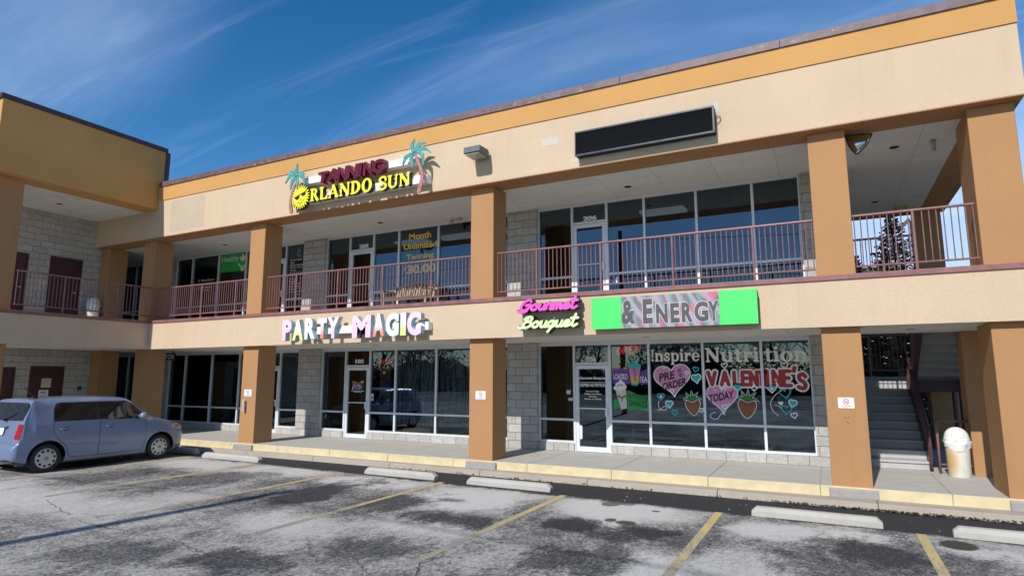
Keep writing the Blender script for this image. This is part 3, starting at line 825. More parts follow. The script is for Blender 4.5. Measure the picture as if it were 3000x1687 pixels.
# guard at the back of the landing
railing(.60, 2.75, [.95, 1.9], 'dark guardrail at the back of the stair landing with trees behind', y=6.67, zb=1.80, group='stair guardrails')
t = thing('guard_rail', 'low maroon pipe guard rail behind the white dome-top trash can', 'railing', (1.98, 2.35, 0))
MB().tube([(1.735, 2.35, 0), (1.735, 2.35, .93), (1.745, 2.35, .96), (1.775, 2.35, .975), (2.236, 2.35, .975)], .022, 10).build('top_rail', RAILM, t, smooth=True)
MB().tube([(1.735, 2.35, .17), (2.236, 2.35, .17)], .019, 8).build('bottom_rail', RAILM, t, smooth=True)

# ------------------------------------------------------------------ trash cans
def mcan(name, rust):
    t = NT(name); sp = t.n.new('ShaderNodeSeparateXYZ'); t.l.new(t.tc.outputs['Object'], sp.inputs[0])
    n = t.noise(3.5, 5, .6, .6)
    col = t.mix(t.ramp(t.noise(9, 5), .3, .75), (.80, .77, .68), (.70, .66, .56))
    if rust:
        a = t.math('DIVIDE', t.math('ADD', sp.outputs['X'], .135), .12); b = t.math('DIVIDE', t.math('SUBTRACT', sp.outputs['Z'], .30), .30)
        d = t.math('ADD', t.math('SQRT', t.math('ADD', t.math('MULTIPLY', a, a), t.math('MULTIPLY', b, b))), t.math('MULTIPLY', t.math('SUBTRACT', n, .5), .9))
        col = t.mix(t.ramp(d, 1.3, .15, 0, .85), col, (.64, .40, .12))
    return t.fin(col, .5, 0, .4)
CANM, CANR, CANTOP = mcan('can_cream', False), mcan('can_rust_stained', True), mplain('can_dome', (.80, .79, .74), .42, 0, .03)
BAG = mplain('plastic_bag', (.78, .79, .80), .3, 0, .05)
def trash_can(label, loc, mat, rot=0.0):
    t = thing('trash_can', label, 'trash can', loc, 'white dome-top trash cans'); t.rotation_euler = (0, 0, rot)
    x, y, z = loc
    o = MB().lathe([(.168, 0), (.176, .01), (.186, .60), (.188, .64), (.17, .641)], loc, 40).build('barrel', mat, t, smooth=True, sharp=50)
    m = MB(); rr = random.Random(5); n = 40; prof = [(.190, .645), (.215, .63), (.205, .58), (.192, .50)]
    vs, fs = [], []
    for i, (r, h) in enumerate(prof):
        for k in range(n):
            a = 2 * math.pi * k / n; w = 1 + (.06 * math.sin(a * 5 + i) + rr.uniform(-.05, .05)) * (i > 0)
            hh = h + ((.04 * math.sin(a * 2 + 1.2) + rr.uniform(-.015, .015)) if i == 3 else rr.uniform(-.008, .008))
            vs.append((x + r * w * math.cos(a), y + r * w * math.sin(a), z + hh))
    for i in range(3):
        for k in range(n): fs.append((i * n + k, i * n + (k + 1) % n, (i + 1) * n + (k + 1) % n, (i + 1) * n + k))
    m.add(vs, fs); m.build('bag_rim', BAG, t, smooth=True)
    m = MB(); prof = [(.197, .645), (.199, .69), (.190, .70)] + [(.190 * math.cos(a), .70 + .185 * math.sin(a)) for a in [k * math.pi / 2 / 9 for k in range(1, 10)]]
    m.lathe(prof, loc, 40, cap=False); m.build('dome_lid', CANTOP, t, smooth=True, sharp=60)
    def fl(X, Z): return np.abs(sbox(X, Z, 0, .775, .10, .07, .03)) - .004
    xs, zs = np.arange(-.13, .13, .006), np.arange(.69, .87, .006); X, Z = np.meshgrid(xs, zs); V, P, Sg = ms(fl(X, Z), xs, zs)
    rad = .190 * np.sqrt(np.clip(1 - ((V[:, 1] - .70) / .185) ** 2, .05, 1)) + .003
    ang = V[:, 0] / .190
    vv = np.stack([x + rad * np.sin(ang), y - rad * np.cos(ang), z + V[:, 1]], -1)
    link_mesh('flap_edge', vv, [tuple(p) for p in P], mplain('lid_seam', (.42, .41, .38), .6), t)
    return t
trash_can('rust-stained white dome-top trash can beside the stairs', (1.99, 2.08, 0.0), CANR)
trash_can('white dome-top trash can on the upper walkway of the left wing by the maroon door', (-21.72, -.30, 3.546), CANM)

# ------------------------------------------------------------------ wheel stops
def stop_mesh(name):
    m = MB(); w, h = .085, .135; L = .9; N = 26; prof = [(-w, 0), (-w * .98, h * .55), (-w * .72, h * .93), (-w * .45, h), (w * .45, h), (w * .72, h * .93), (w * .98, h * .55), (w, 0)]
    vs, fs = [], []; n = len(prof)
    for i in range(N + 1):
        x = -L + 2 * L * i / N; e = min(1, (L - abs(x)) / .06); k = .55 + .45 * math.sqrt(max(0, 1 - (1 - e) ** 2)) if e < 1 else 1
        for (a, b) in prof: vs.append((x, a * (.92 + .08 * k), b * (k if b > h * .5 else 1)))
    for i in range(N):
        for k in range(n - 1): fs.append((i * n + k, (i + 1) * n + k, (i + 1) * n + k + 1, i * n + k + 1))
    fs.append(tuple(range(n))); fs.append(tuple(N * n + k for k in reversed(range(n))))
    return m.add(vs, fs)
proto = None
for x0, x1, y, lab, rz in [(-14.68, -12.56, -.98, 'pale concrete wheel stop in the stall just right of the blue car', -.01), (-9.12, -7.27, -1.12, 'chipped concrete wheel stop left of the middle column, second stall from the middle line', -.02),
        (-6.46, -4.66, -1.22, 'grey concrete wheel stop in front of suite 106 door, right of the middle column', -.02), (-1.19, .52, -1.57, 'long concrete wheel stop in front of the column beside the stairs', -.02),
        (1.31, 3.11, -1.70, 'white concrete wheel stop cut by the right edge, beside the oil stain', -.03), (-17.3, -15.45, -.62, 'concrete wheel stop half hidden under the nose of the blue car', 0)]:
    if proto is None:
        o = proto = stop_mesh('s').build('wheel_stop', STOPC, None)
    else:
        o = proto.copy(); COL.objects.link(o)
    o.location = ((x0 + x1) / 2, y, G); o.rotation_euler = (0, 0, rz); o.scale = ((x1 - x0) / 1.8, 1, 1)
    tag(o, lab, 'wheel stop', 'concrete wheel stops')

# ------------------------------------------------------------------ wall signs
def sgrid(name, label, cat='sign', loc=(0, 0, 0), group=None): return thing(name, label, cat, loc, group)
YEL, YSIDE = flat('yellow_face', (.90, .80, .03), .4), flat('letter_black', (.014, .014, .014), .35)
# serif capitals and lower-case drawn as strokes; unit cap height
def glyph(ch, X, Z):
    T = .105; B_ = lambda cx, cz, hx, hz: sbox(X, Z, cx, cz, hx, hz, .01)
    ser = lambda cx, cz, w=.19: B_(cx, cz, w, .05)
    if ch == 'R': return mn(mn(mn(B_(.19, .5, T, .5), ser(.19, .05)), ser(.14, .95, .14)), mn(np.maximum(np.maximum(sell(X, Z, .30, .74, .34, .26), -sell(X, Z, .30, .74, .14, .15)), .2 - X), mn(stroke(X, Z, [(.42, .52), (.66, .06)], .10), ser(.70, .05, .12)))), .86
    if ch == 'L': return mn(mn(B_(.19, .5, T, .5), ser(.19, .95)), mn(B_(.40, .06, .32, .06), spoly(X, Z, [(.52, .1), (.72, 0), (.72, .32), (.64, .32)]))), .78
    if ch == 'A': return mn(mn(stroke(X, Z, [(.12, .05), (.42, .95)], .055), stroke(X, Z, [(.43, .93), (.74, .08)], .115)), mn(B_(.42, .34, .2, .045), mn(ser(.13, .05, .13), ser(.76, .05, .16)))), .95
    if ch == 'N': return mn(mn(B_(.17, .5, .06, .5), B_(.78, .5, .06, .5)), mn(stroke(X, Z, [(.2, .9), (.74, .1)], .115), mn(ser(.17, .05, .14), mn(ser(.12, .95, .14), ser(.78, .95, .14))))), .98
    if ch == 'D': return mn(mn(B_(.19, .5, T, .5), mn(ser(.15, .05, .15), ser(.15, .95, .15))), np.maximum(np.maximum(sell(X, Z, .26, .5, .56, .5), -sell(X, Z, .26, .5, .31, .38)), .22 - X)), .90
    if ch == 'O': return np.maximum(sell(X, Z, .44, .5, .42, .53), -sell(X, Z, .44, .5, .19, .40)), .94
    if ch == 'S': return stroke(X, Z, smooth([(.62, .70), (.58, .90), (.36, .97), (.14, .86), (.16, .66), (.38, .52), (.60, .38), (.64, .17), (.42, .03), (.18, .07), (.09, .30)]), .085), .78
    if ch == 'U': return mn(mn(B_(.19, .62, T, .38), ser(.19, .95)), mn(mn(B_(.74, .62, .05, .38), ser(.74, .95, .14)), np.maximum(np.maximum(sell(X, Z, .44, .30, .355, .32), -sell(X, Z, .49, .32, .2, .20)), Z - .30))), .95
    if ch == '!': return mn(spoly(X, Z, [(.05, 1.0), (.25, 1.0), (.19, .28), (.11, .28)]), sell(X, Z, .15, .1, .1, .1)), .34
    if ch == 'n': return mn(mn(B_(.19, .34, .095, .34), B_(.62, .27, .095, .27)), mn(np.maximum(np.maximum(sell(X, Z, .42, .42, .30, .29), -sell(X, Z, .38, .36, .12, .19)), .40 - Z), mn(mn(ser(.19, .045, .17), ser(.62, .045, .17)), ser(.12, .66, .11)))), .82
    if ch == 'm': return glyph('n', X, Z)
    if ch == 'p': return mn(mn(B_(.19, .21, .095, .47), mn(ser(.19, -.24, .17), ser(.12, .66, .11))), np.maximum(sell(X, Z, .44, .34, .31, .36), -sell(X, Z, .41, .34, .12, .25))), .80
    if ch == 'i': return mn(mn(B_(.19, .34, .095, .34), ser(.19, .045, .17)), mn(ser(.12, .66, .11), sell(X, Z, .18, .9, .115, .115))), .40
    if ch == 'r': return mn(mn(B_(.19, .34, .095, .34), ser(.19, .045, .17)), mn(mn(ser(.12, .66, .11), stroke(X, Z, smooth([(.24, .42), (.34, .58), (.48, .60)]), .07)), sell(X, Z, .50, .57, .105, .115))), .62
    if ch == 'e': return mn(np.maximum(np.maximum(sell(X, Z, .38, .34, .34, .36), -sell(X, Z, .40, .34, .15, .27)), -sbox(X, Z, .58, .235, .2, .055)), B_(.42, .36, .26, .04)), .74
    if ch == 'u': return mn(mn(B_(.19, .40, .095, .30), B_(.62, .35, .095, .35)), mn(np.maximum(np.maximum(sell(X, Z, .40, .24, .29, .26), -sell(X, Z, .42, .30, .12, .17)), Z - .26), mn(mn(ser(.12, .66, .11), ser(.57, .66, .11)), ser(.69, .045, .1)))), .84
    if ch == 't': return mn(mn(B_(.24, .45, .095, .43), B_(.26, .65, .24, .05)), np.maximum(np.maximum(sell(X, Z, .34, .14, .20, .16), -sell(X, Z, .40, .19, .1, .1)), Z - .2)), .54
    if ch == 'o': return np.maximum(sell(X, Z, .38, .34, .36, .37), -sell(X, Z, .38, .34, .15, .26)), .78
    if ch == 's': return stroke(X, Z, smooth([(.48, .50), (.43, .62), (.26, .65), (.13, .53), (.22, .40), (.40, .31), (.47, .17), (.32, .045), (.14, .07), (.08, .2)]), .068), .60
    return np.full(X.shape, 1.0), .38
def serif_text(name, txt, x0, x1, z0, z1, at, mats, parent, depth=0.0, each=True, res=.05, iso=0.0):
    """capital height spans z0..z1; text spans x0..x1"""
    ws = [glyph(c, np.zeros((1, 1)), np.zeros((1, 1)))[1] for c in txt]; tot = sum(ws); kx = (x1 - x0) / tot; kz = z1 - z0; x = x0; out = []
    for c, w in zip(txt, ws):
        if c != ' ':
            def fn(X, Z, c=c, x=x): return glyph(c, (X - x) / kx, (Z - z0) / kz)[0]
            cell = res * kz
            o = ink(name, lambda X, Z: fn(X, Z) * min(kx, kz), (x - .12 * kx, x + (w + .12) * kx, z0 - .35 * kz, z1 + .1 * kz), cell, at, mats, parent, depth, iso)
            out.append(o)
        x += w * kx
    return out
# tanning salon sign
sg = thing('shop_sign', 'tanning salon sign with yellow serif letters, smiling sun and two teal palm trees', 'sign', (-10.3, -.4, 6.5))
MB().box(-12.16, -8.50, -.42, YF - .001, 6.875, 7.06).build('raceway', WHITE, sg, bevel=.006)
MB().box(-12.64, -8.17, -.42, YF - .001, 6.35, 6.555).build('raceway', WHITE, sg, bevel=.006)
MAR, MARD = mplain('maroon_trough', (.22, .014, .032), .22, 0, .1), mplain('maroon_hollow_shade', (.055, .004, .010), .3, 0, .1)
xt = [-11.50, -11.20, -10.86, -10.53, -10.20, -10.0, -9.72, -9.38]
for i, ch in enumerate('TANNING'):
    x0, x1 = xt[i] + .005, xt[i + 1] - .02
    text('letter', ch, x0, x1 + (.06 if ch != 'I' else .0), 6.745 + .0, 7.085 - .03 * (i == 0), -.60, MAR, sg, depth=.175, bold=.045, shear=.10)
    text('letter_hollow_shade', ch, x0 + .022, x1 + (.06 if ch != 'I' else .0) - .022, 6.745 + .022, 7.085 - .03 * (i == 0) - .022, -.602, MARD, sg, bold=-.005, shear=.10)  # flat darker inset: shade of the open channel put into its colour
LTR = thing  # (letters below are parts of the same sign)
serif_text('letter', 'RLANDO', -11.80, -9.70, 6.325, 6.665, -.55, [YEL, YSIDE], sg, .125)
serif_text('letter', 'SUN', -9.53, -8.55, 6.31, 6.635, -.55, [YEL, YSIDE], sg, .125)
def sunf(X, Z):
    a = np.arctan2(Z - 6.5, X + 12.14); r = np.hypot(Z - 6.5, X + 12.14)
    return (r - (.285 + .055 * np.cos(a * 24 + .6 * np.sin(a * 5)) * 1.0)) * .6
ink('sun_face', sunf, (-12.55, -11.75, 6.1, 6.9), .012, -.555, [YEL, YSIDE], sg, .12)
def shades(X, Z):
    a = spoly(X, Z, [(-12.36, 6.50), (-12.17, 6.545), (-12.175, 6.47), (-12.22, 6.435), (-12.29, 6.43)]); b = spoly(X, Z, [(-12.12, 6.56), (-11.95, 6.63), (-11.95, 6.55), (-12.0, 6.515), (-12.07, 6.51)])
    c = mn(stroke(X, Z, [(-12.36, 6.50), (-11.93, 6.64)], .012), stroke(X, Z, smooth([(-12.24, 6.36), (-12.16, 6.325), (-12.06, 6.35), (-12.0, 6.42)]), .009))
    return mn(mn(a, b), mn(c, mn(stroke(X, Z, [(-12.15, 6.42), (-12.11, 6.40), (-12.09, 6.43)], .008), stroke(X, Z, [(-12.13, 6.29), (-12.10, 6.285)], .009))))
ink('sunglasses', shades, (-12.42, -11.88, 6.25, 6.7), .007, -.557, YSIDE, sg, .002)
PALMT, PALMB = mplain('palm_teal', (.10, .36, .33), .45, 0, .22, 14), mplain('palm_trunk', (.40, .18, .14), .5, 0, .2, 12)
VEIN = mplain('palm_vein', (.02, .10, .10), .6)
for c, tips, base in [((-12.31, 7.08), [((-12.33, 7.28), (-12.295, 7.44)), ((-12.5, 7.24), (-12.62, 7.17)), ((-12.55, 7.13), (-12.72, 6.95)), ((-12.46, 6.98), (-12.52, 6.75)), ((-12.28, 6.93), (-12.26, 6.72)), ((-12.10, 7.05), (-11.97, 6.79)), ((-12.15, 7.17), (-12.02, 7.09))], [(-12.31, 7.0), (-12.44, 6.7), (-12.5, 6.4), (-12.46, 6.14)]),
                      ((-8.47, 7.075), [((-8.53, 7.25), (-8.45, 7.42)), ((-8.33, 7.26), (-8.12, 7.27)), ((-8.2, 7.14), (-7.97, 6.99)), ((-8.24, 7.0), (-8.18, 6.70)), ((-8.54, 6.93), (-8.47, 6.70)), ((-8.70, 7.0), (-8.79, 6.80))], [(-8.43, 7.0), (-8.30, 6.75), (-8.22, 6.45), (-8.30, 6.12)])]:
    t = ink('palm_trunk', lambda X, Z: stroke(X, Z, smooth(base), .03, .055), (min(p[0] for p in base) - .1, max(p[0] for p in base) + .1, base[-1][1] - .08, base[0][1] + .08), .012, -.56, PALMB, sg, .03)
    fr = [smooth([c, a, b], 6) for a, b in tips]
    def fn(X, Z):
        F = np.full(X.shape, 9.0)
        for p in fr:
            k = len(p) // 2
            F = mn(F, mn(stroke(X, Z, p[:k + 1], .025, .052), stroke(X, Z, p[k:], .052, .004)))
        return F
    bb = (min(b[0] for a, b in tips) - .1, max(b[0] for a, b in tips) + .1, min(b[1] for a, b in tips) - .1, max(b[1] for a, b in tips) + .1)
    ink('palm_crown', fn, bb, .011, -.575, PALMT, sg, .03)
    ink('palm_vein', lambda X, Z: np.minimum.reduce([stroke(X, Z, p, .007, .002) for p in fr]), bb, .008, -.578, VEIN, sg, .002)
# party shop sign
sg = thing('shop_sign', 'party shop sign of fat pastel pink, white, yellow and orange channel letters', 'sign', (-10.4, -.3, 3.0))
MB().box(-12.45, -8.13, -.30, YB - .001, 2.865, 3.055).build('raceway', WHITE, sg, bevel=.006)
PSIDE = flat('letter_blue_grey', (.36, .50, .55), .4)
PK, WH = (.86, .56, .68), (.88, .90, .90); YE, SA, BL = (.80, .72, .22), (.86, .24, .13), (.62, .84, .90)
pal = {'p': mgrad('pink_face', PK, (.87, .62, .73), 0, 1), 'y': mgrad('white_to_yellow', YE, WH, 0, 1, .05, .85), 'w': mgrad('white_face', BL, WH, 0, 1, .0, .3), 's': mgrad('salmon_fade', SA, (.88, .72, .68), 0, 1, .0, .75), 'S': mgrad('white_to_salmon', SA, WH, 0, 1, .05, .7), 'k': mgrad('white_pink', PK, (.88, .74, .80), 0, 1)}
for ch, x0, x1, z0, z1, c in [('P', -12.66, -12.33, 2.725, 3.265, 'p'), ('A', -12.29, -11.915, 2.72, 3.255, 'y'), ('R', -11.86, -11.50, 2.74, 3.28, 'w'), ('T', -11.42, -11.11, 2.735, 3.26, 's'), ('Y', -11.09, -10.71, 2.735, 3.27, 'k'),
        ('M', -10.28, -9.705, 2.725, 3.265, 'p'), ('A', -9.645, -9.295, 2.745, 3.285, 'S'), ('G', -9.25, -8.87, 2.73, 3.28, 'w'), ('I', -8.82, -8.66, 2.745, 3.275, 'y'), ('C', -8.63, -8.235, 2.735, 3.285, 'p')]:
    text('letter', ch, x0, x1, z0, z1, -.45, [pal[c], PSIDE], sg, depth=.145, bold=.055, slope=.02)
# fruit bouquet sign: script letters
sg = thing('shop_sign', 'two-line script sign, hot pink word above a lime green word', 'sign', (-5.1, -.25, 3.0))
SCR = {}
def script(word):
    """strokes in a slanted hand; x in units of x-height .5"""
    out = []; x = 0.0
    def add(pts): out.append([(x + a + .28 * b, b) for a, b in smooth(pts, 6)])
    for ch in word:
        if ch == 'G':
            add([(.62, .74), (.50, .90), (.22, .78), (.05, .42), (.14, .08), (.40, .04), (.58, .24), (.60, .44)]); add([(.34, .42), (.48, .50), (.66, .46)]); add([(.55, .2), (.50, -.02), (.30, -.12), (.05, -.08), (-.10, .02)]); x += .74
        elif ch == 'B':
            add([(.10, .72), (.26, .88), (.52, .90), (.62, .74), (.50, .54), (.28, .50)]); add([(.34, .84), (.20, .40), (.10, .06), (-.06, -.02), (-.16, .08)]); add([(.34, .50), (.60, .44), (.62, .16), (.40, .02), (.14, .02)]); x += .76
        elif ch == 'o': add([(.22, .50), (.06, .36), (.06, .10), (.22, .02), (.38, .14), (.38, .40), (.22, .50), (.34, .38), (.54, .40)]); x += .50
        elif ch == 'u': add([(.02, .42), (.08, .48), (.08, .16), (.18, .02), (.34, .12), (.40, .48)]); add([(.40, .48), (.38, .12), (.46, .02), (.58, .12)]); x += .54
        elif ch == 'r': add([(.02, .30), (.10, .54), (.20, .46), (.34, .44), (.28, .16), (.34, .02), (.48, .12)]); x += .42
        elif ch == 'm': add([(.02, .34), (.10, .48), (.10, .02)]); add([(.10, .30), (.24, .48), (.32, .38), (.30, .02)]); add([(.31, .30), (.46, .48), (.54, .38), (.52, .10), (.60, .02), (.72, .12)]); x += .68
        elif ch == 'e': add([(.06, .24), (.26, .28), (.34, .42), (.22, .50), (.08, .38), (.06, .14), (.20, .02), (.40, .10), (.50, .20)]); x += .46
        elif ch == 't': add([(.16, .98), (.12, .40), (.14, .10), (.26, .02), (.44, .16)]); add([(-.06, .66), (.36, .68)]); x += .42
        elif ch == 'q': add([(.36, .44), (.22, .50), (.06, .36), (.06, .10), (.20, .02), (.34, .16), (.38, .46)]); add([(.38, .46), (.30, .0), (.20, -.34), (.16, -.40)]); add([(.26, -.12), (.40, .06), (.54, .14)]); x += .50
    return out, x
for word, x0, x1, z0, z1, c, nm in [('Gourmet', -5.80, -4.40, 3.145, 3.435, (.80, .10, .50), 'pink_script'), ('Bouquet', -5.79, -4.40, 2.785, 3.075, (.66, .84, .42), 'lime_script')]:
    ST, wid = script(word); f = flat(nm, c, .4)
    xa = min(p[0] for s in ST for p in s); xb = max(p[0] for s in ST for p in s); kx = (x1 - x0 - .05) / (xb - xa); kz = (z1 - z0 - .05) / .98
    S2 = [[(x0 + .025 + (p[0] - xa) * kx, z0 + .025 + p[1] * kz) for p in s] for s in ST]
    fn = lambda X, Z: np.minimum.reduce([stroke(X, Z, s, .031) for s in S2])
    bb = (x0 - .06, x1 + .06, z0 - .2, z1 + .06)
    ink('lettering', fn, bb, .0085, -.40, [f, YSIDE], sg, .012, iso=-.004)
    ink('letter_return', fn, bb, .0085, -.388, YSIDE, sg, .16, iso=.003)
    MB().box(x0 + .2, x1 - .15, -.228, YB - .001, z0 + .06, z0 + .13).build('mounting_bar', BLACK, sg)
# led sign with green end panels
sg = thing('led_sign', 'long sign box with bright green end panels and a flickering grey LED screen reading & ENERGY', 'sign', (-2.6, -.2, 3.0))
MB().box(-4.15, -1.06, -.33, YB - .001, 2.735, 3.335).build('cabinet', BLACK, sg)
GRN = flat('green_panel', (.07, .72, .14), .45)
SCREWM = flat('screw', (.04, .3, .06), .5)
for a, b in ((-4.156, -3.541), (-1.705, -1.054)):
    pnl = MB().box(a, b, -.346, -.3305, 2.725, 3.35).build('panel', GRN, sg, bevel=.004)
    for sx in (a + .04, b - .04):
        for szz in (2.77, 3.04, 3.30): MB().lathe([(.009, -.3485), (.009, -.345)], (sx, 0, szz), 8, axis='y').build('screw', SCREWM, pnl)
def mscreen():
    t = NT('led_screen'); sp = t.n.new('ShaderNodeSeparateXYZ'); t.l.new(t.tc.outputs['Object'], sp.inputs[0])
    w = t.noise(1.6, 3, .5, 1.4, t.coord((1.0, 1, 1.4), (0, .5, 0)))
    wv = t.n.new('ShaderNodeTexWave'); wv.inputs['Scale'].default_value = 1.5; wv.inputs['Distortion'].default_value = 4; wv.inputs['Detail'].default_value = 3; wv.inputs['Detail Scale'].default_value = 1.6
    t.l.new(t.coord((1.0, 1, 1), (0, .5, 0)), wv.inputs[0])
    wv2 = t.n.new('ShaderNodeTexWave'); wv2.inputs['Scale'].default_value = 1.7; wv2.inputs['Distortion'].default_value = 5; wv2.inputs['Detail'].default_value = 2
    t.l.new(t.coord((1.0, 1, .8), (0, .25, 0), (1.3, 0, .2)), wv2.inputs[0])
    c = t.mix(t.ramp(wv.outputs['Fac'], .3, .75), (.20, .175, .175), (.46, .41, .44))
    c = t.mix(t.math('MULTIPLY', t.ramp(wv2.outputs['Fac'], .55, .95), .75), c, (.10, .46, .42))
    c = t.mix(t.math('MULTIPLY', t.ramp(w, .50, .66), .85), c, (.85, .10, .26))
    c = t.mix(t.math('MULTIPLY', t.ramp(wv.outputs['Fac'], .7, 1.0), .6), c, (.62, .36, .72))
    ln = t.math('SINE', t.math('MULTIPLY', sp.outputs['Z'], 520.0))
    c = t.mix(t.ramp(ln, -1, 1, 0, .22), c, (.10, .09, .09))
    t.l.new(c, t.b.inputs['Emission Color']); t.b.inputs['Emission Strength'].default_value = .22
    return t.fin(t.mix(.45, c, (.10, .10, .10)), .45)
MB().box(-3.540, -1.706, -.343, -.3305, 2.728, 3.34).build('screen', mscreen(), sg)
LEDT, LEDO = mplain('led_dark_text', (.085, .075, .072), .5), mplain('led_outline', (.55, .52, .54), .5)
def ledtext(tx, x0, x1, z0, z1, bold=.05):
    text('lettering', tx, x0 - .012, x1 + .012, z0 - .012, z1 + .012, -.3445, LEDO, sg, bold=bold + .035)
    text('lettering', tx, x0, x1, z0, z1, -.346, LEDT, sg, bold=bold)
ledtext('&', -3.53, -3.27, 2.81, 3.27, .035)
ledtext('E', -3.115, -2.925, 2.80, 3.28); 
for ch, a, b in [('N', -2.86, -2.64), ('E', -2.59, -2.42), ('R', -2.38, -2.18), ('G', -2.15, -1.90), ('Y', -1.90, -1.715)]: ledtext(ch, a, b, 2.80, 3.17)
# dark unlit display panel higher up
sg = thing('display_panel', 'long dark unlit LED message board on the upper roof band', 'sign', (-3.02, -.3, 6.6))
LEDF = mplain('display_frame', (.035, .042, .06), .35); LEDB = mplain('display_back', (.014, .014, .015), .6); LEDR = mplain('display_rib', (.055, .055, .056), .5)
MB().box(-4.42, -1.62, -.40, YF - .012, 6.345, 6.865).build('cabinet', LEDB, sg)
m = MB(); m.box(-4.425, -1.615, -.43, -.4005, 6.335, 6.375); m.box(-4.425, -1.615, -.43, -.4005, 6.835, 6.87); m.box(-4.425, -4.40, -.43, -.4005, 6.3755, 6.8345); m.box(-1.65, -1.615, -.43, -.4005, 6.3755, 6.8345)
m.build('frame', LEDF, sg, bevel=.003)
m = MB(); n = 22
for k in range(n):
    z = 6.382 + (6.83 - 6.382) * k / n
    m.prism([(-.4005, z + .004), (-.417, z + .010), (-.4005, z + .0165)], 'x', -4.398, -1.652)
m.build('louvre_rows', LEDR, sg)
m = MB(); m.tube(smooth([(-1.60, -.26, 6.72), (-1.54, -.25, 6.70), (-1.53, -.24, 6.62), (-1.60, -.25, 6.56)], 4), .006, 6); m.build('loose_wire', BLACK, sg)
def patch(x0, x1, z0, z1, at=YF):
    rr = random.Random(int(x0 * 100)); P = []
    for a, b in [((x0, z0), (x1, z0)), ((x1, z0), (x1, z1)), ((x1, z1), (x0, z1)), ((x0, z1), (x0, z0))]:
        for k in range(6): P.append((a[0] + (b[0] - a[0]) * k / 6 + rr.uniform(-.008, .008), a[1] + (b[1] - a[1]) * k / 6 + rr.uniform(-.008, .008)))
    ink('wall_patch', lambda X, Z: spoly(X, Z, P), (x0 - .05, x1 + .05, z0 - .05, z1 + .05), .03, at - .003, PATCH, B, .003)
patch(-4.59, -1.66, 6.275, 6.375); patch(-1.70, -1.548, 6.79, 6.99); patch(-5.285, -4.875, 6.765, 6.94); patch(-4.43, -1.63, 6.80, 6.90)
ink('rough_patch', lambda X, Z: sbox(X, Z, -17.28, 6.78, .80, .50, .02) + .015 * np.sin(X * 31) * np.sin(Z * 23), (-18.2, -16.3, 6.2, 7.34), .03, YF - .002, ROUGHP, B, .002)
# wall-pack floodlight
sg = thing('wall_light', 'dark grey box floodlight on the cream roof band, right of the palm sign', 'light', (-6.77, -.5, 6.8))
FLG = mplain('light_grey_green', (.10, .125, .125), .5, .2)
m = MB(); m.prism([(-.735, 6.735), (-.725, 6.885), (-.33, 6.90), (-.29, 6.84), (-.29, 6.715)], 'x', -6.975, -6.555); m.build('housing', FLG, sg, bevel=.018, seg=3, fix=True)
MB().box(-6.88, -6.65, -.295, YF - .001, 6.74, 6.86).build('mount', FLG, sg)
MB().box(-6.945, -6.585, -.705, -.33, 6.708, 6.722).build('lens', mplain('prismatic_lens', (.42, .40, .34), .35), sg)
# convex mirror in the corner of the upper walkway
sg = thing('safety_mirror', 'quarter-dome safety mirror with black rim under the ceiling beside the column', 'mirror', (.7, .3, 5.9))
A_, B__, T_ = Vector((.540, .33, 6.13)), Vector((.950, .30, 6.085)), Vector((.69, .32, 5.745)); O_ = Vector((.76, .70, 6.20)); Rr = .55
def sph(p): d = (p - O_); return O_ + d.normalized() * ((A_ - O_).length * .34 + d.length * .66 + .10 * min(1, 1.0))
vs, fs, idx = [], [], {}; n = 14
for i in range(n + 1):
    for j in range(n + 1 - i):
        a, b = i / n, j / n; c = 1 - a - b
        p = A_ * a + B__ * b + T_ * c
        p = p + Vector((-.1, -1, -.55)).normalized() * (.15 * max(0, 27 * a * b * c) ** .6 + .07 * (4 * a * b + 4 * b * c + 4 * a * c) / 3)
        cg = (A_ + B__ + T_) / 3; oc, oa, ob = ((A_ + B__) / 2 - cg), ((B__ + T_) / 2 - cg), ((A_ + T_) / 2 - cg)
        p = p + (oc * .10 * 4 * a * b + oa * .30 * 4 * b * c + ob * .26 * 4 * a * c)
        idx[i, j] = len(vs); vs.append(p)
for i in range(n):
    for j in range(n - i):
        fs.append((idx[i, j], idx[i, j + 1], idx[i + 1, j]))
        if j < n - i - 1: fs.append((idx[i, j + 1], idx[i + 1, j + 1], idx[i + 1, j]))
link_mesh('dome', vs, fs, mplain('mirror_dome', (.62, .63, .65), .08, 1.0, .02), sg, smooth=True)
m = MB()
for e in ([idx[i, 0] for i in range(n + 1)], [idx[0, j] for j in range(n + 1)], [idx[i, n - i] for i in range(n + 1)]): m.tube([vs[k] for k in e], .011, 6)
m.build('rim', BLACK, sg)
# ceiling emergency lights and the flower-basket style cover
EMG = mplain('emergency_beige', (.50, .44, .26), .5)
for x, y, z, lab in [(-8.95, 2.12, 6.12, 'beige twin-head emergency light under the upper ceiling left of the middle column'), (1.93, 6.3, 6.12, 'beige twin-head emergency light under the ceiling above the stair court')]:
    t = thing('emergency_light', lab, 'light', (x, y, z), 'emergency lights')
    MB().box(x - .15, x + .15, y - .05, y + .05, z - .03, z + .037).build('housing', EMG, t, bevel=.008)
    for s_ in (-1, 1):
        m = MB(); m.tube([(x + .11 * s_, y - .03, z - .02), (x + .15 * s_, y - .09, z - .09)], .035, 12, r2=.055); m.build('lamp_head', EMG, t, smooth=True, sharp=50)
t = thing('ceiling_lamp', 'small grey bracket lamp hanging under the ceiling by the corner column', 'light', (1.99, 1.37, 6.1))
MB().tube([(1.99, 1.37, 6.157), (1.99, 1.37, 6.12)], .05, 14).build('base', mplain('lamp_grey', (.3, .3, .3), .5), t)
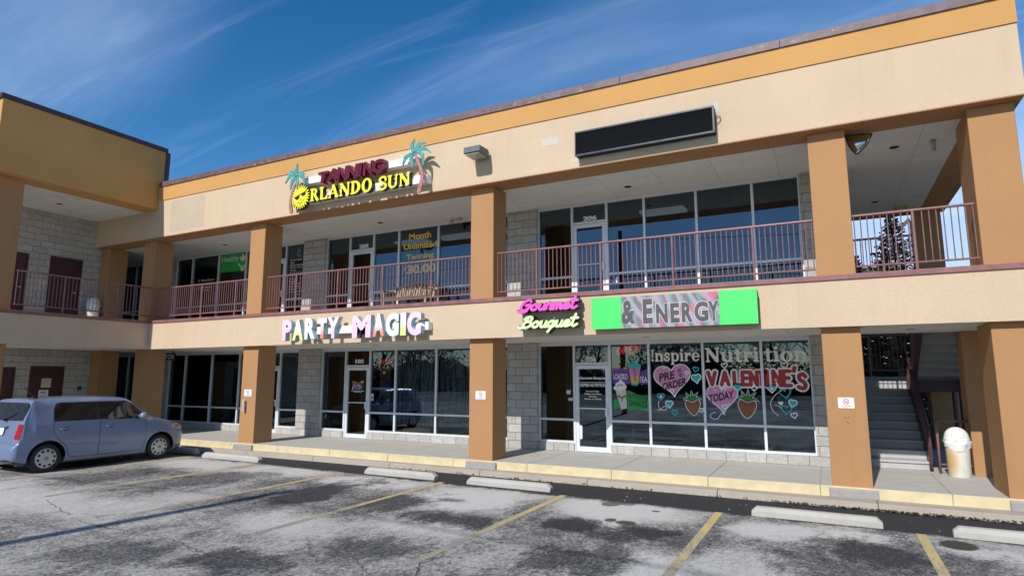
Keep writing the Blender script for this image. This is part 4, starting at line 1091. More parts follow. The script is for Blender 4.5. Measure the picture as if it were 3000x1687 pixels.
MB().tube([(1.99, 1.37, 6.125), (2.0, 1.36, 5.95)], .045, 12, r2=.032).build('shade', mplain('lamp_shade', (.42, .41, .38), .4), t, smooth=True, sharp=50)
# no smoking notices, ash tube
REDP = flat('sign_red', (.45, .04, .05), .5); GREYT = flat('sign_grey_text', (.16, .16, .17), .6)
for x0, x1, z0, z1, lab in [(.092, .334, 1.275, 1.452, 'white no smoking notice on the column beside the stairs'), (-7.032, -6.775, 1.302, 1.485, 'white no smoking notice on the middle column'), (-14.50, -14.21, 1.262, 1.448, 'white no smoking notice above the steel ash tube')]:
    cx, w, h = (x0 + x1) / 2, x1 - x0, z1 - z0
    t = thing('no_smoking_sign', lab, 'sign', (cx, 0, z0), 'no smoking notices')
    ink('plate', lambda X, Z: sbox(X, Z, cx, (z0 + z1) / 2, w / 2, h / 2, .012), (x0 - .03, x1 + .03, z0 - .03, z1 + .03), .012, -.007, WHITE, t, .006)
    zc = z0 + h * .62; r = h * .24
    ink('emblem', lambda X, Z: mn(np.abs(np.hypot(X - cx, Z - zc) - r) - .005, stroke(X, Z, [(cx - r * .7, zc + r * .7), (cx + r * .7, zc - r * .7)], .004)), (cx - r - .03, cx + r + .03, zc - r - .03, zc + r + .03), .004, -.0085, REDP, t)
    ink('cigarette', lambda X, Z: mn(sbox(X, Z, cx, zc - .008, r * .6, .005), stroke(X, Z, smooth([(cx + r * .35, zc + .004), (cx + r * .45, zc + .02), (cx + r * .3, zc + .03)]), .003)), (cx - r, cx + r, zc - r, zc + r), .004, -.0083, BLACK, t)
    text('lettering', 'NO SMOKING', x0 + w * .18, x1 - w * .16, z0 + h * .18, z0 + h * .26, -.0085, GREYT, t, bold=.02)
    dashes(x0 + w * .24, x1 - w * .22, z0 + h * .10, h * .04, -.0085, GREYT, t)
t = thing('ash_tube', 'brushed steel cigarette ash tube on the column right of the blue car', 'ashtray', (-14.395, -.06, .86))
MB().lathe([(.004, .862), (.034, .865), (.036, .90), (.036, 1.12), (.036, 1.14)], (-14.42, -.072, 0), 24).build('tube', TUBEM, t, smooth=True, sharp=40)
MB().lathe([(.039, 1.12), (.039, 1.16), (.025, 1.172), (.004, 1.173)], (-14.42, -.072, 0), 24).build('cap', TUBEM, t, smooth=True, sharp=40)
MB().box(-14.435, -14.405, -.036, -.001, .98, 1.10).build('bracket', STEEL, t)
m = MB(); m.lathe([(.008, -.1), (.008, -.112)], (-14.44, 0, 1.125), 10, axis='y'); m.build('slot', BLACK, t)
# bolt holes left on the column
m = MB()
for a, b in [(.19, 1.115), (.24, 1.12), (.20, 1.045), (.225, 1.035)]: m.lathe([(.009, -.002), (.009, .002)], (a, -.001, b), 8, axis='y')
m.build('bolt_hole', mplain('rusty_hole', (.12, .04, .02), .8), B)

# ------------------------------------------------------------------ numbers, vinyl and window paint (on the outside of the glass)
YG = YS - .004
def wtext(key, name, tx, x0, x1, z0, z1, mat, bold=.02, **k): return text(name, tx, x0, x1, z0, z1, k.pop('at', YG), mat, W[key], bold=bold, **k)
NUMM = flat('number_silver', (.82, .82, .80), .5)
wtext((106, 1, 'transom'), 'suite_number', '106', -5.305, -5.045, 2.147, 2.288, NUMM, .06)
wtext((105, 1, 'transom'), 'suite_number', '105', -12.69, -12.36, 2.19, 2.315, NUMM, .06)
wtext((106, 2, 'transom'), 'suite_number', '206', -5.33, -4.965, 5.71, 5.835, NUMM, .06)
wtext((105, 2, 'transom'), 'suite_number', '205', -12.70, -12.33, 5.715, 5.84, NUMM, .06)
GOLD = flat('gold_vinyl', (.78, .52, .10), .5)
w = (105, 2, 3)
for tx, a, b, c, d in [('Month', -10.80, -10.01, 5.79, 5.98), ('Unlimited', -10.985, -9.805, 5.50, 5.68), ('Tanning', -10.885, -9.895, 5.15, 5.365)]: wtext(w, 'lettering', tx, a, b, c, d, GOLD, .035)
PALEG = flat('pale_gold_vinyl', (.74, .62, .32), .5)
wtext(w, 'lettering', '$', -10.975, -10.885, 4.83, 4.99, PALEG, .03); wtext(w, 'lettering', '30.00', -10.86, -9.82, 4.765, 5.03, PALEG, .04)
FBB = flat('blue_square', (.02, .07, .30), .4)
ink('decal', lambda X, Z: sbox(X, Z, -4.51, 4.145, .10, .085, .012), (-4.64, -4.38, 4.03, 4.26), .01, YG, FBB, W[106, 2, 2]); wtext((106, 2, 2), 'lettering', 'f', -4.515, -4.445, 4.075, 4.215, VINYL, .05, at=YG - .002)
LGN, LWH = flat('green_vinyl', (.03, .42, .07), .5), flat('pale_vinyl', (.74, .76, .74), .5)
w = (104, 2, 2)
ink('banner', lambda X, Z: sbox(X, Z, -18.445, 5.765, .675, .345), (-19.15, -17.73, 5.4, 6.13), .06, YG, LGN, W[w])
wtext(w, 'lettering', 'Healthy', -19.04, -18.17, 5.76, 6.03, LWH, .012, at=YG - .002)
def hands(X, Z):
    F = np.full(X.shape, 9.0)
    for tipx, tipz, bx in [(-17.95, 6.05, 0), (-18.08, 5.93, 0), (-17.82, 5.95, 0)]:
        c = (-17.95, 5.80); mx, mz = (tipx + c[0]) / 2, (tipz + c[1]) / 2
        an = math.atan2(tipz - c[1], tipx - c[0]); u = (X - mx) * math.cos(an) + (Z - mz) * math.sin(an); v = -(X - mx) * math.sin(an) + (Z - mz) * math.cos(an)
        F = mn(F, sell(u, v, 0, 0, .115, .05))
    for s_ in (-1, 1):
        F = mn(F, stroke(X, Z, smooth([(-17.95 + .20 * s_, 5.72), (-17.95 + .15 * s_, 5.64), (-17.95 + .06 * s_, 5.60), (-17.95 + .035 * s_, 5.47)]), .022, .036))
    return F
ink('emblem', hands, (-18.25, -17.68, 5.40, 6.10), .016, YG - .002, LWH, W[w])
w = (104, 2, 1)
wtext(w, 'lettering', 'Dr. Marian Stewart', -20.27, -19.38, 5.205, 5.30, LWH, .004); dashes(-20.1, -19.55, 5.085, .03, YG, LWH, W[w]); dashes(-20.15, -19.5, 4.98, .035, YG, LWH, W[w]); dashes(-20.05, -19.6, 4.88, .035, YG, LWH, W[w])
w = (104, 2, 5)
DRG = flat('drop_green', (.02, .30, .13), .5)
ink('emblem', lambda X, Z: np.maximum(mn(sell(X, Z, -15.265, 5.79, .095, .10), spoly(X, Z, [(-15.345, 5.84), (-15.185, 5.84), (-15.265, 6.03)])), -stroke(X, Z, [(-15.265, 5.74), (-15.22, 5.83), (-15.30, 5.81), (-15.265, 5.75)], .016)), (-15.4, -15.1, 5.66, 6.06), .011, YG, DRG, W[w])
for i, tx in enumerate(['Immune Health', 'Detox', 'Health Alternatives', 'Health Insights', 'Massage', 'Blood Cell Analysis', 'Waxing', 'Facials', 'Sound Healing', 'Stone Massage', 'Relaxation Therapy', 'Boemer Lymphatic', 'Therapy']):
    z = 5.585 - i * .0875 - (.10 if i > 5 else 0); L = .040 * len(tx); a = -15.64 if i < 12 else -15.40
    wtext(w, 'lettering', tx, a, a + L, z - .01, z + .052, LWH, .006)
# suite 106 door hours
w = (106, 1, 'door'); Yd = YG
ST, wid = script('Go'); 
wtext(w, 'lettering', 'Gourmet Bouquet', -5.50, -4.82, 1.715, 1.80, VINYL, .035, shear=.35)
ink('rule', lambda X, Z: sbox(X, Z, -5.16, 1.660, .34, .006), (-5.55, -4.78, 1.64, 1.68), .007, YG, VINYL, W[w])
wtext(w, 'lettering', '!NSPIRE NUTRITION', -5.505, -4.815, 1.555, 1.635, VINYL, .03, shear=.3)
for tx, a, b, z in [('Monday-Friday', -5.33, -4.99, 1.425), ('7:00am to 5:00pm', -5.375, -4.94, 1.362), ('Saturday', -5.26, -5.06, 1.302), ('9:00am to 3:00pm', -5.375, -4.94, 1.24)]: wtext(w, 'lettering', tx, a, b, z - .005, z + .04, VINYL, .03)
ink('sticker', lambda X, Z: sbox(X, Z, -5.475, .47, .032, .17, .03), (-5.53, -5.42, .28, .66), .011, YG - .002, WHITE, W[w])
# suite 105 door logo
w = (105, 1, 'door'); rr = random.Random(11)
cols = [flat('confetti_' + n, c, .5) for n, c in [('red', (.60, .02, .03)), ('yellow', (.62, .52, .06)), ('blue', (.08, .22, .58)), ('pink', (.66, .14, .38)), ('green', (.10, .42, .10)), ('pale', (.6, .62, .6))]]
for k, cm in enumerate(cols):
    pts = [(-12.56 + rr.uniform(-.2, .2), 1.52 + rr.uniform(-.09, .13), rr.uniform(.012, .026)) for _ in range(9)]
    if k == 0: pts = [(-12.755, 1.625, .042), (-12.44, 1.635, .042), (-12.5, 1.49, .02)]
    ink('emblem', lambda X, Z: np.minimum.reduce([np.hypot(X - a, Z - b) - r for a, b, r in pts]), (-12.85, -12.28, 1.36, 1.72), .009, YG - .0006 * k, cm, W[w])
ink('emblem', lambda X, Z: mn(stroke(X, Z, smooth([(-12.75, 1.585), (-12.73, 1.53), (-12.77, 1.48), (-12.73, 1.42)]), .004), stroke(X, Z, smooth([(-12.435, 1.59), (-12.46, 1.53), (-12.41, 1.48), (-12.38, 1.45)]), .004)), (-12.85, -12.3, 1.38, 1.62), .005, YG - .003, VINYL, W[w])
wtext(w, 'lettering', 'PARTY', -12.68, -12.46, 1.50, 1.58, cols[3], .05, at=YG - .005); wtext(w, 'lettering', 'MAGIC', -12.64, -12.40, 1.41, 1.485, cols[2], .05, at=YG - .005)
dashes(-12.81, -12.31, 1.377, .022, YG, VINYL, W[w]); dashes(-12.70, -12.40, 1.342, .022, YG, VINYL, W[w])
ink('notice', lambda X, Z: sbox(X, Z, -12.0, 1.20, .055, .10), (-12.1, -11.9, 1.05, 1.35), .012, YG, flat('notice_blue_white', (.5, .58, .64), .5), W[105, 1, 2])
ink('notice', lambda X, Z: mn(sbox(X, Z, -12.018, 1.19, .012, .04), sbox(X, Z, -11.978, 1.19, .012, .04)), (-12.1, -11.9, 1.05, 1.35), .006, YG - .002, BLACK, W[105, 1, 2])
ink('notice', lambda X, Z: mn(sbox(X, Z, -5.79, 1.42, .055, .05), sbox(X, Z, -5.74, 1.245, .06, .035)), (-5.9, -5.65, 1.18, 1.5), .01, YG, flat('notice_white', (.62, .62, .6), .5), W[106, 1, 0])
# NUTRITION window lettering
for k, (tx, x0, x1, z0, z1) in enumerate([('!nspire', -3.70, -2.585, 2.15, 2.43), ('Nutri', -2.47, -1.325, 2.12, 2.44), ('tion', -1.24, -.375, 2.12, 2.44)]):
    serif_text('lettering', tx, x0, x1, z0, z1, YG, VINYL, W[106, 1, 3 + k], 0.0, res=.038)
# paint colours
PINKP, PWHT, PTEAL, PBLK, PRED = flat('paint_pink', (.72, .29, .50), .6), flat('paint_white', (.88, .87, .87), .6), flat('paint_teal', (.03, .47, .50), .6), flat('paint_black', (.025, .008, .02), .6), flat('paint_red', (.40, .035, .035), .6)
PGRN, PCHOC, PPUR, PLEAF, PORG, PYEL = flat('paint_green', (.02, .36, .07), .6), flat('paint_chocolate', (.25, .10, .035), .6), flat('paint_purple', (.15, .06, .32), .6), flat('paint_leaf', (.03, .22, .04), .6), flat('paint_orange', (.66, .30, .06), .6), flat('paint_yellow', (.70, .50, .10), .6)
def heart(win, cx, cz, w_, h_, fill, out=None, rot=0.0, lv=0, ring=0.0, orad=.022):
    P = heart_pts(cx, cz, w_, h_, rot); fn = lambda X, Z: spoly(X, Z, P); bb = (cx - w_ * .75, cx + w_ * .75, cz - h_ * .8, cz + h_ * .75); c = max(.007, w_ / 45)
    if out is not None: ink('heart_outline', fn, (bb[0] - orad, bb[1] + orad, bb[2] - orad, bb[3] + orad), c, YG - lv * .0015, out, W[win], iso=orad)
    if fill is not None: ink('heart', fn, bb, c, YG - (lv + 1) * .0015, fill, W[win])
    if ring: ink('heart', lambda X, Z: np.abs(fn(X, Z)) - ring, bb, c, YG - (lv + 2) * .0015, out or PWHT, W[win])
A1, A2, A3, A4 = (106, 1, 2), (106, 1, 3), (106, 1, 4), (106, 1, 5)
heart(A2, -3.215, 1.70, .82, .70, PINKP, PWHT, .10)
heart(A3, -2.14, 1.31, .64, .60, PINKP, PWHT, .04)
for win, tx, a, b, c, d, sl in [(A2, 'PRE', -3.52, -3.17, 1.72, 1.90, .22), (A2, 'ORDER', -3.46, -2.90, 1.545, 1.715, .24), (A3, 'TODAY', -2.43, -1.90, 1.28, 1.45, .20)]:
    text('lettering', tx, a, b, c, d, YG - .006, PBLK, W[win], bold=.03, slope=sl)
for x, z, s_ in [(-3.05, 1.93, .075), (-3.03, 1.83, .07)]: heart(A2, x, z, s_, s_, None, PBLK, .3, 3, .010, orad=.0) if False else ink('heart', lambda X, Z: np.abs(spoly(X, Z, heart_pts(x, z, s_, s_ * .9, .3))) - .008, (x - .09, x + .09, z - .09, z + .09), .007, YG - .007, PBLK, W[A2])
def ringheart(win, x, z, s_, mat, rot=0, th=.012, lv=4): ink('heart', lambda X, Z: np.abs(spoly(X, Z, heart_pts(x, z, s_, s_ * .92, rot))) - th, (x - s_, x + s_, z - s_, z + s_), .008, YG - lv * .0015, mat, W[win])
for win, x, z, s_, mt in [(A2, -2.89, 1.88, .085, PWHT), (A2, -3.235, 1.475, .095, PWHT), (A2, -2.69, 1.955, .125, PTEAL), (A2, -3.50, 1.335, .16, PTEAL), (A2, -3.19, .985, .125, PTEAL), (A2, -2.835, 1.12, .085, PWHT), (A2, -2.66, 1.205, .085, PWHT), (A2, -2.605, 1.05, .10, PWHT),
                     (A3, -2.06, 2.035, .125, PWHT), (A3, -2.08, 1.545, .08, PWHT), (A3, -1.475, 1.545, .12, PWHT), (A3, -2.10, 1.14, .11, PWHT), (A4, -.84, 2.03, .135, PWHT), (A4, -.86, 1.44, .22, PTEAL), (A4, -.86, 1.10, .20, PTEAL), (A4, -.715, .99, .125, PWHT)]:
    ringheart(win, x, z, s_, mt, rr.uniform(-.25, .25))
for win, x, z, s_, f_, o_ in [(A2, -2.68, 1.75, .19, PTEAL, PWHT), (A2, -3.31, 1.17, .15, PTEAL, PWHT), (A2, -3.50, 1.335, .075, PWHT, None), (A3, -1.81, 1.565, .15, PTEAL, PWHT), (A4, -1.12, 1.54, .15, PTEAL, PWHT), (A4, -.96, 1.235, .10, PWHT, None), (A4, -.73, 1.24, .14, PTEAL, PWHT)]:
    heart(win, x, z, s_, s_ * .95, f_, o_, rr.uniform(-.25, .2), 5)
ink('heart', lambda X, Z: spoly(X, Z, heart_pts(-1.12, 1.54, .075, .075, -.1)), (-1.2, -1.04, 1.45, 1.62), .006, YG - .0125, PWHT, W[A4])
# VALENTINE'S: bulky brush letters with a white edge; the mullion falls between T and I
VL = {'V': [[(0, 1), (.42, 0), (.8, 1)]], 'A': [[(0, 0), (.4, 1), (.8, 0)], [(.2, .36), (.6, .36)]], 'L': [[(0, 1), (0, 0), (.6, 0)]], 'E': [[(.62, 1), (0, 1), (0, 0), (.66, 0)], [(0, .52), (.5, .52)]], 'N': [[(0, 0), (0, 1), (.72, 0), (.72, 1)]], 'T': [[(-.1, 1), (.75, 1)], [(.36, 1), (.36, 0)]], 'I': [[(0, 1), (0, 0)]], 'S': [smooth([(.68, .82), (.45, 1.0), (.12, .88), (.14, .62), (.50, .44), (.66, .2), (.4, -.02), (.0, .1)], 4)], "'": [[(.05, 1.05), (-.03, .8)]]}
def brush(win, word, pos, wd, z0, h):
    ST = []
    for ch, x in zip(word, pos):
        dz = -.06 if ch == 'S' else (.06 if ch == "'" else 0)
        ST += [[(x + a * wd, z0 + dz + b * h) for a, b in s] for s in VL[ch]]
    fn = lambda X, Z: np.minimum.reduce([stroke(X, Z, s, .040) for s in ST]); xs = [p[0] for s in ST for p in s]
    bb = (min(xs) - .09, max(xs) + .09, z0 - .14, z0 + h + .14)
    ink('lettering_edge', fn, bb, .012, YG - .003, PWHT, W[win], iso=.034); ink('lettering', fn, bb, .010, YG - .0075, PRED, W[win])
brush(A3, 'VALENT', [-2.42, -2.14, -1.87, -1.70, -1.535, -1.375], .185, 1.625, .27)
brush(A4, "INE'S", [-1.20, -1.075, -.875, -.665, -.595], .20, 1.615, .30)
# dipped strawberries
def strawberry(win, cx, cz, w_, h_, rot):
    def T(X, Z): dx, dz = X - cx, Z - cz; return dx * math.cos(rot) + dz * math.sin(rot), -dx * math.sin(rot) + dz * math.cos(rot)
    P = smooth([(0, -.5), (.28, -.30), (.5, .12), (.42, .40), (.1, .5), (-.1, .5), (-.42, .40), (-.5, .12), (-.28, -.30)], 5, True)
    P = [(a * w_, b * h_) for a, b in P]
    body = lambda X, Z: spoly(*T(X, Z), P); bb = (cx - w_ * .8, cx + w_ * .8, cz - h_ * .75, cz + h_ * .85)
    ink('strawberry_outline', body, bb, .011, YG - .010, PWHT, W[win], iso=.014); ink('strawberry', body, bb, .009, YG - .0115, PCHOC, W[win])
    ink('strawberry_top', lambda X, Z: np.maximum(body(X, Z), -(T(X, Z)[1] - h_ * (.17 + .04 * np.sin(T(X, Z)[0] * 40)))), bb, .009, YG - .013, flat('berry_red', (.28, .05, .045), .6), W[win])
    L = [[(0, .42), (-.42, .55), (-.62, .50)], [(0, .42), (-.25, .72), (-.36, .92)], [(0, .42), (.03, .75), (.04, 1.0)], [(0, .42), (.28, .68), (.48, .86)], [(0, .42), (.42, .5), (.66, .40)]]
    L = [[(a * w_, b * h_) for a, b in s] for s in L]
    lf = lambda X, Z: np.minimum.reduce([stroke(*T(X, Z), s, .028, .004) for s in L])
    bb2 = (cx - w_ * 1.1, cx + w_ * 1.1, cz, cz + h_ * 1.25)
    ink('strawberry_leaf_outline', lambda X, Z: np.abs(np.minimum.reduce([stroke(*T(X, Z), s, .05, .004) for s in L])) - .005, bb2, .008, YG - .0145, PWHT, W[win]); ink('strawberry_leaf', lf, bb2, .009, YG - .016, PLEAF, W[win])
strawberry(A2, -2.775, 1.125, .31, .36, .12); strawberry(A3, -1.635, 1.12, .36, .41, -.06)
# curls and sparkles
def curl(win, pts, r=.007): ink('flourish', lambda X, Z: stroke(X, Z, smooth(pts), r), (min(p[0] for p in pts) - .05, max(p[0] for p in pts) + .05, min(p[1] for p in pts) - .05, max(p[1] for p in pts) + .05), .008, YG - .003, PWHT, W[win])
curl(A2, [(-3.55, 1.24), (-3.56, 1.12), (-3.47, 1.04), (-3.38, 1.06), (-3.40, 1.13), (-3.47, 1.10), (-3.50, 1.05), (-3.58, 1.04)])
curl(A3, [(-2.30, 1.02), (-2.40, .98), (-2.40, .90), (-2.28, .87), (-2.22, .94), (-2.17, 1.0), (-2.10, .97)])
curl(A4, [(-.92, 1.52), (-1.05, 1.42), (-1.16, 1.25), (-1.12, 1.08), (-1.02, .98)]); curl(A4, [(-1.08, 1.20), (-1.0, 1.18), (-.93, 1.08)]); curl(A4, [(-1.0, 1.60), (-.92, 1.62), (-.82, 1.62)])
def spark(win, x, z, s_, lv=10): ink('sparkle', lambda X, Z: np.minimum.reduce([stroke(X, Z, [(x - s_ * math.cos(a), z - s_ * math.sin(a) * .7), (x + s_ * math.cos(a), z + s_ * math.sin(a) * .7)], .003) for a in (.15, .9, 2.3)]), (x - s_ - .02, x + s_ + .02, z - s_, z + s_), .006, YG - lv * .0015, PWHT, W[win])
for win, x, z, s_ in [(A3, -1.93, 2.03, .06), (A4, -1.05, 2.04, .05), (A4, -.52, 1.50, .05), (A3, -2.28, 1.50, .05), (A3, -2.0, 1.21, .045), (A2, -3.38, 1.99, .05), (A2, -2.89, 1.81, .03), (A3, -1.76, 1.76, .04), (A4, -1.03, 1.74, .04), (A2, -2.63, 1.73, .03), (A1, -4.33, 2.0, .05), (A1, -4.40, 1.85, .04)]: spark(win, x, z, s_)
# tea and shake painting on the first pane
def wave(x0, x1, z0, z1, a): return spoly_wave(x0, x1, z0, z1, a)
def ban(pts, mat, lv): P = smooth(pts, 5, True); xs = [p[0] for p in pts]; zs = [p[1] for p in pts]; ink('painted_banner', lambda X, Z: spoly(X, Z, P), (min(xs) - .05, max(xs) + .05, min(zs) - .06, max(zs) + .06), .016, YG - lv * .0015, mat, W[A1])
ban([(-4.635, 1.96), (-4.45, 2.0), (-4.28, 1.95), (-4.10, 1.87), (-3.92, 1.93), (-3.79, 1.96), (-3.79, 1.66), (-3.95, 1.63), (-4.1, 1.68), (-4.3, 1.62), (-4.5, 1.66), (-4.62, 1.62)], PPUR, 1)
ban([(-4.30, 1.46), (-4.15, 1.43), (-3.98, 1.36), (-3.79, 1.35), (-3.785, 1.05), (-3.95, 1.02), (-4.08, 1.04), (-4.25, 1.02), (-4.40, 1.10), (-4.62, 1.03), (-4.62, 1.25), (-4.5, 1.28)], PGRN, 1)
text('lettering', 'LOADED', -4.625, -4.28, 1.735, 1.865, YG - .006, PWHT, W[A1], bold=.012, slope=-.02); text('lettering', 'TEA', -4.01, -3.80, 1.665, 1.80, YG - .006, PWHT, W[A1], bold=.012, slope=-.04)
text('lettering', 'NUTRITION', -4.275, -3.81, 1.27, 1.39, YG - .006, PBLK, W[A1], bold=.012, slope=-.12); text('lettering', 'SHAKES', -4.25, -3.83, 1.10, 1.245, YG - .006, PBLK, W[A1], bold=.012, slope=-.08)
cupm = mgrad('tea_gradient', (.70, .46, .05), (.62, .20, .50), 0, 1, .15, .75)
cup = [(-4.245, 2.03), (-3.955, 2.03), (-4.02, 1.63), (-4.19, 1.63)]
ink('tea_cup_outline', lambda X, Z: spoly(X, Z, cup), (-4.3, -3.9, 1.55, 2.12), .012, YG - .008, PBLK, W[A1], iso=.02); ink('tea_cup', lambda X, Z: spoly(X, Z, cup), (-4.3, -3.9, 1.6, 2.1), .012, YG - .0095, cupm, W[A1])
ink('tea_cup_base', lambda X, Z: sell(X, Z, -4.105, 1.62, .085, .03), (-4.25, -3.95, 1.57, 1.68), .010, YG - .011, PTEAL, W[A1])
ink('tea_cup_lid', lambda X, Z: mn(sell(X, Z, -4.10, 2.05, .165, .065), stroke(X, Z, [(-4.105, 2.05), (-4.115, 2.215), (-4.26, 2.195)], .014)), (-4.32, -3.9, 1.9, 2.26), .010, YG - .011, PTEAL, W[A1])
ink('tea_straw', lambda X, Z: mn(stroke(X, Z, [(-4.12, 2.0), (-4.10, 1.68)], .005), stroke(X, Z, [(-4.09, 2.0), (-4.075, 1.68)], .005)), (-4.2, -4.0, 1.62, 2.05), .007, YG - .012, PBLK, W[A1])
sh = [(-4.585, 1.50), (-4.325, 1.56), (-4.305, 1.06), (-4.455, 1.03)]
ink('shake_cup_outline', lambda X, Z: spoly(X, Z, sh), (-4.65, -4.25, .98, 1.62), .012, YG - .008, PBLK, W[A1], iso=.014); ink('shake_cup', lambda X, Z: spoly(X, Z, sh), (-4.65, -4.25, 1.0, 1.6), .012, YG - .0095, flat('paint_cream', (.66, .62, .58), .6), W[A1])
ink('shake_cream', lambda X, Z: np.minimum.reduce([sell(X, Z, a, b, r, r * .7) for a, b, r in [(-4.56, 1.53, .07), (-4.47, 1.52, .08), (-4.38, 1.56, .08), (-4.50, 1.61, .08), (-4.41, 1.63, .07), (-4.45, 1.69, .05)]]), (-4.66, -4.26, 1.42, 1.76), .011, YG - .012, PWHT, W[A1])
ink('shake_drizzle', lambda X, Z: np.minimum.reduce([stroke(X, Z, smooth(p), .010) for p in [[(-4.55, 1.30), (-4.48, 1.36), (-4.42, 1.28), (-4.36, 1.36), (-4.31, 1.30)], [(-4.54, 1.33), (-4.44, 1.31), (-4.33, 1.34)], [(-4.53, 1.57), (-4.46, 1.61), (-4.40, 1.59)], [(-4.42, 1.30), (-4.41, 1.22)]]]), (-4.6, -4.28, 1.18, 1.65), .008, YG - .0135, PCHOC, W[A1])
for mt, seed in ((PYEL, 1), (PRED, 2)):
    r_ = random.Random(seed); pts = [(r_.uniform(-4.60, -3.82), r_.choice([r_.uniform(2.05, 2.25), r_.uniform(1.45, 1.62), r_.uniform(.95, 1.05), r_.uniform(1.85, 2.1)]), r_.uniform(.009, .017)) for _ in range(17)]
    ink('painted_dots', lambda X, Z: np.minimum.reduce([np.hypot(X - a, Z - b) - r for a, b, r in pts]), (-4.65, -3.77, .9, 2.3), .012, YG - .0025 - .0008 * seed, mt, W[A1])

# ------------------------------------------------------------------ neon OPEN signs hanging inside the glass
def neon(label, cx, cz, w_, h_, slope, s_):
    mt = memit('neon_red_%d' % int(s_ * 100), (.95, .05, .06), s_)
    t = thing('open_sign', label, 'neon sign', (cx, YS + .08, cz), 'neon OPEN signs'); u = w_ / 4.3
    L = [[(.45, 1), (.1, .75), (.1, .25), (.45, 0), (.8, .25), (.8, .75), (.45, 1)], [(1.15, 0), (1.15, 1), (1.6, 1), (1.8, .75), (1.6, .5), (1.15, .5)], [(2.85, 1), (2.2, 1), (2.2, 0), (2.85, 0)], [(2.2, .5), (2.7, .5)], [(3.2, 0), (3.2, 1), (3.95, 0), (3.95, 1)]]
    for off, r in ((0, .009), (.022, .007)):
        m = MB()
        for s in L:
            pts = [(cx - w_ / 2 + a * u + off, YS + .08, cz - h_ / 2 + b * h_ + slope * (a * u - w_ / 2) + off) for a, b in s]
            m.tube(pts, r, 6)
        m.build('tube', mt, t)
neon('red neon OPEN sign in the first pane right of the suite 106 door', -4.25, 2.43, .62, .17, .12, .9)
neon('dim red neon OPEN sign above the balloon poster by the suite 105 door', -11.60, 2.22, .46, .13, .12, .35)
# elevator blade sign between the columns
t = thing('elevator_sign', 'black hanging sign lettered ELEVATOR half behind the corner column', 'sign', (-20.1, 1.2, 2.4))
MB().box(-20.75, -19.455, 1.20, 1.235, 2.345, 2.57).build('board', BLACK, t); text('lettering', 'ELEVATOR', -20.70, -19.48, 2.385, 2.53, 1.198, flat('sign_silver', (.80, .80, .78), .5), t, bold=.02)
MB().box(-20.6, -20.57, 1.205, 1.23, 2.57, 2.652).build('hanger', BLACK, t); MB().box(-19.6, -19.57, 1.205, 1.23, 2.57, 2.652).build('hanger', BLACK, t)
# notices on the wing door
t = thing('door_notice', 'white notice reading NO on the maroon ground floor door behind the blue car', 'sign', (-22.1, -1.31, 1.27))
MB().box(-22.117, -22.112, -1.44, -1.17, 1.06, 1.385).build('plate', WHITE, t); text('lettering', 'NO', -1.385, -1.245, 1.27, 1.345, -22.110, BLACK, t, bold=.03, facing='+x')
dashes(-1.39, -1.22, 1.21, .022, -22.110, BLACK, t, facing='+x'); dashes(-1.41, -1.20, 1.15, .022, -22.110, BLACK, t, facing='+x'); dashes(-1.38, -1.23, 1.095, .022, -22.110, BLACK, t, facing='+x')
t = thing('door_plate', 'blank cream plate on the maroon ground floor door above the NO notice', 'plate', (-22.1, -1.27, 1.6))
MB().box(-22.117, -22.110, -1.395, -1.12, 1.455, 1.745).build('plate', flat('cream_plate', (.62, .55, .36), .5), t, bevel=.003); m = MB(); m.lathe([(.012, 0), (.012, .01)], (-22.112, -1.31, 1.60), 10, axis='x'); m.build('knob', BLACK, t)
t = thing('call_button', 'small black call box on the grey block wall right of the maroon door', 'switch', (-22.1, -.28, 1.42))
MB().box(-22.098, -22.06, -.34, -.235, 1.345, 1.475).build('box', BLACK, t, bevel=.005); MB().box(-22.0595, -22.055, -.31, -.265, 1.37, 1.39).build('button', STEEL, t)

# ------------------------------------------------------------------ wooden bench on the upper walkway
WOOD = mplain('weathered_teak', (.26, .145, .075), .7, 0, .28, 12, .3); WOODG = mplain('grey_teak', (.36, .27, .19), .75, 0, .25, 12, .3)
z0 = 3.546; xa, xb, yf, yb = -11.05, -9.56, 1.58, 2.10
t = thing('bench', 'weathered wooden garden bench with curved slatted back on the upper walkway', 'bench', ((xa + xb) / 2, 1.85, z0))
for x in (xa, xb - .06):
    MB().box(x, x + .06, yf, yf + .06, z0, z0 + .62).build('leg', WOODG, t, bevel=.004)
    m = MB(); m.prism([(yb - .05, z0), (yb + .01, z0), (yb + .01, z0 + .42), (yb + .10, z0 + .82), (yb + .04, z0 + .82), (yb - .05, z0 + .42)], 'x', x, x + .06); m.build('leg', WOODG, t, fix=True)
    MB().box(x - .005, x + .065, yf - .03, yb + .02, z0 + .6205, z0 + .65).build('armrest', WOOD, t, bevel=.004)
MB().box(xa + .06, xb - .06, yf + .01, yf + .04, z0 + .34, z0 + .405).build('apron', WOOD, t)
for k in range(6): MB().box(xa + .01, xb - .01, yf + .085 * k - .012, yf + .085 * k + .058, z0 + .41, z0 + .435).build('seat_slat', WOOD, t, bevel=.003)
n = 16
for k in range(n):
    x = xa + .10 + (xb - xa - .25) * k / (n - 1); u = (k / (n - 1) - .5) * 2; zt = z0 + .90 - .14 * u * u
    m = MB(); m.prism([(yb - .012, z0 + .46), (yb + .012, z0 + .46), (yb + .012 + (zt - z0 - .46) * .22, zt - .04), (yb - .012 + (zt - z0 - .46) * .22, zt - .04)], 'x', x, x + .05); m.build('back_slat', WOODG, t, fix=True)
m = MB(); P = [(xa + .03 + (xb - xa - .06) * k / 14) for k in range(15)]
vs, fs = [], []
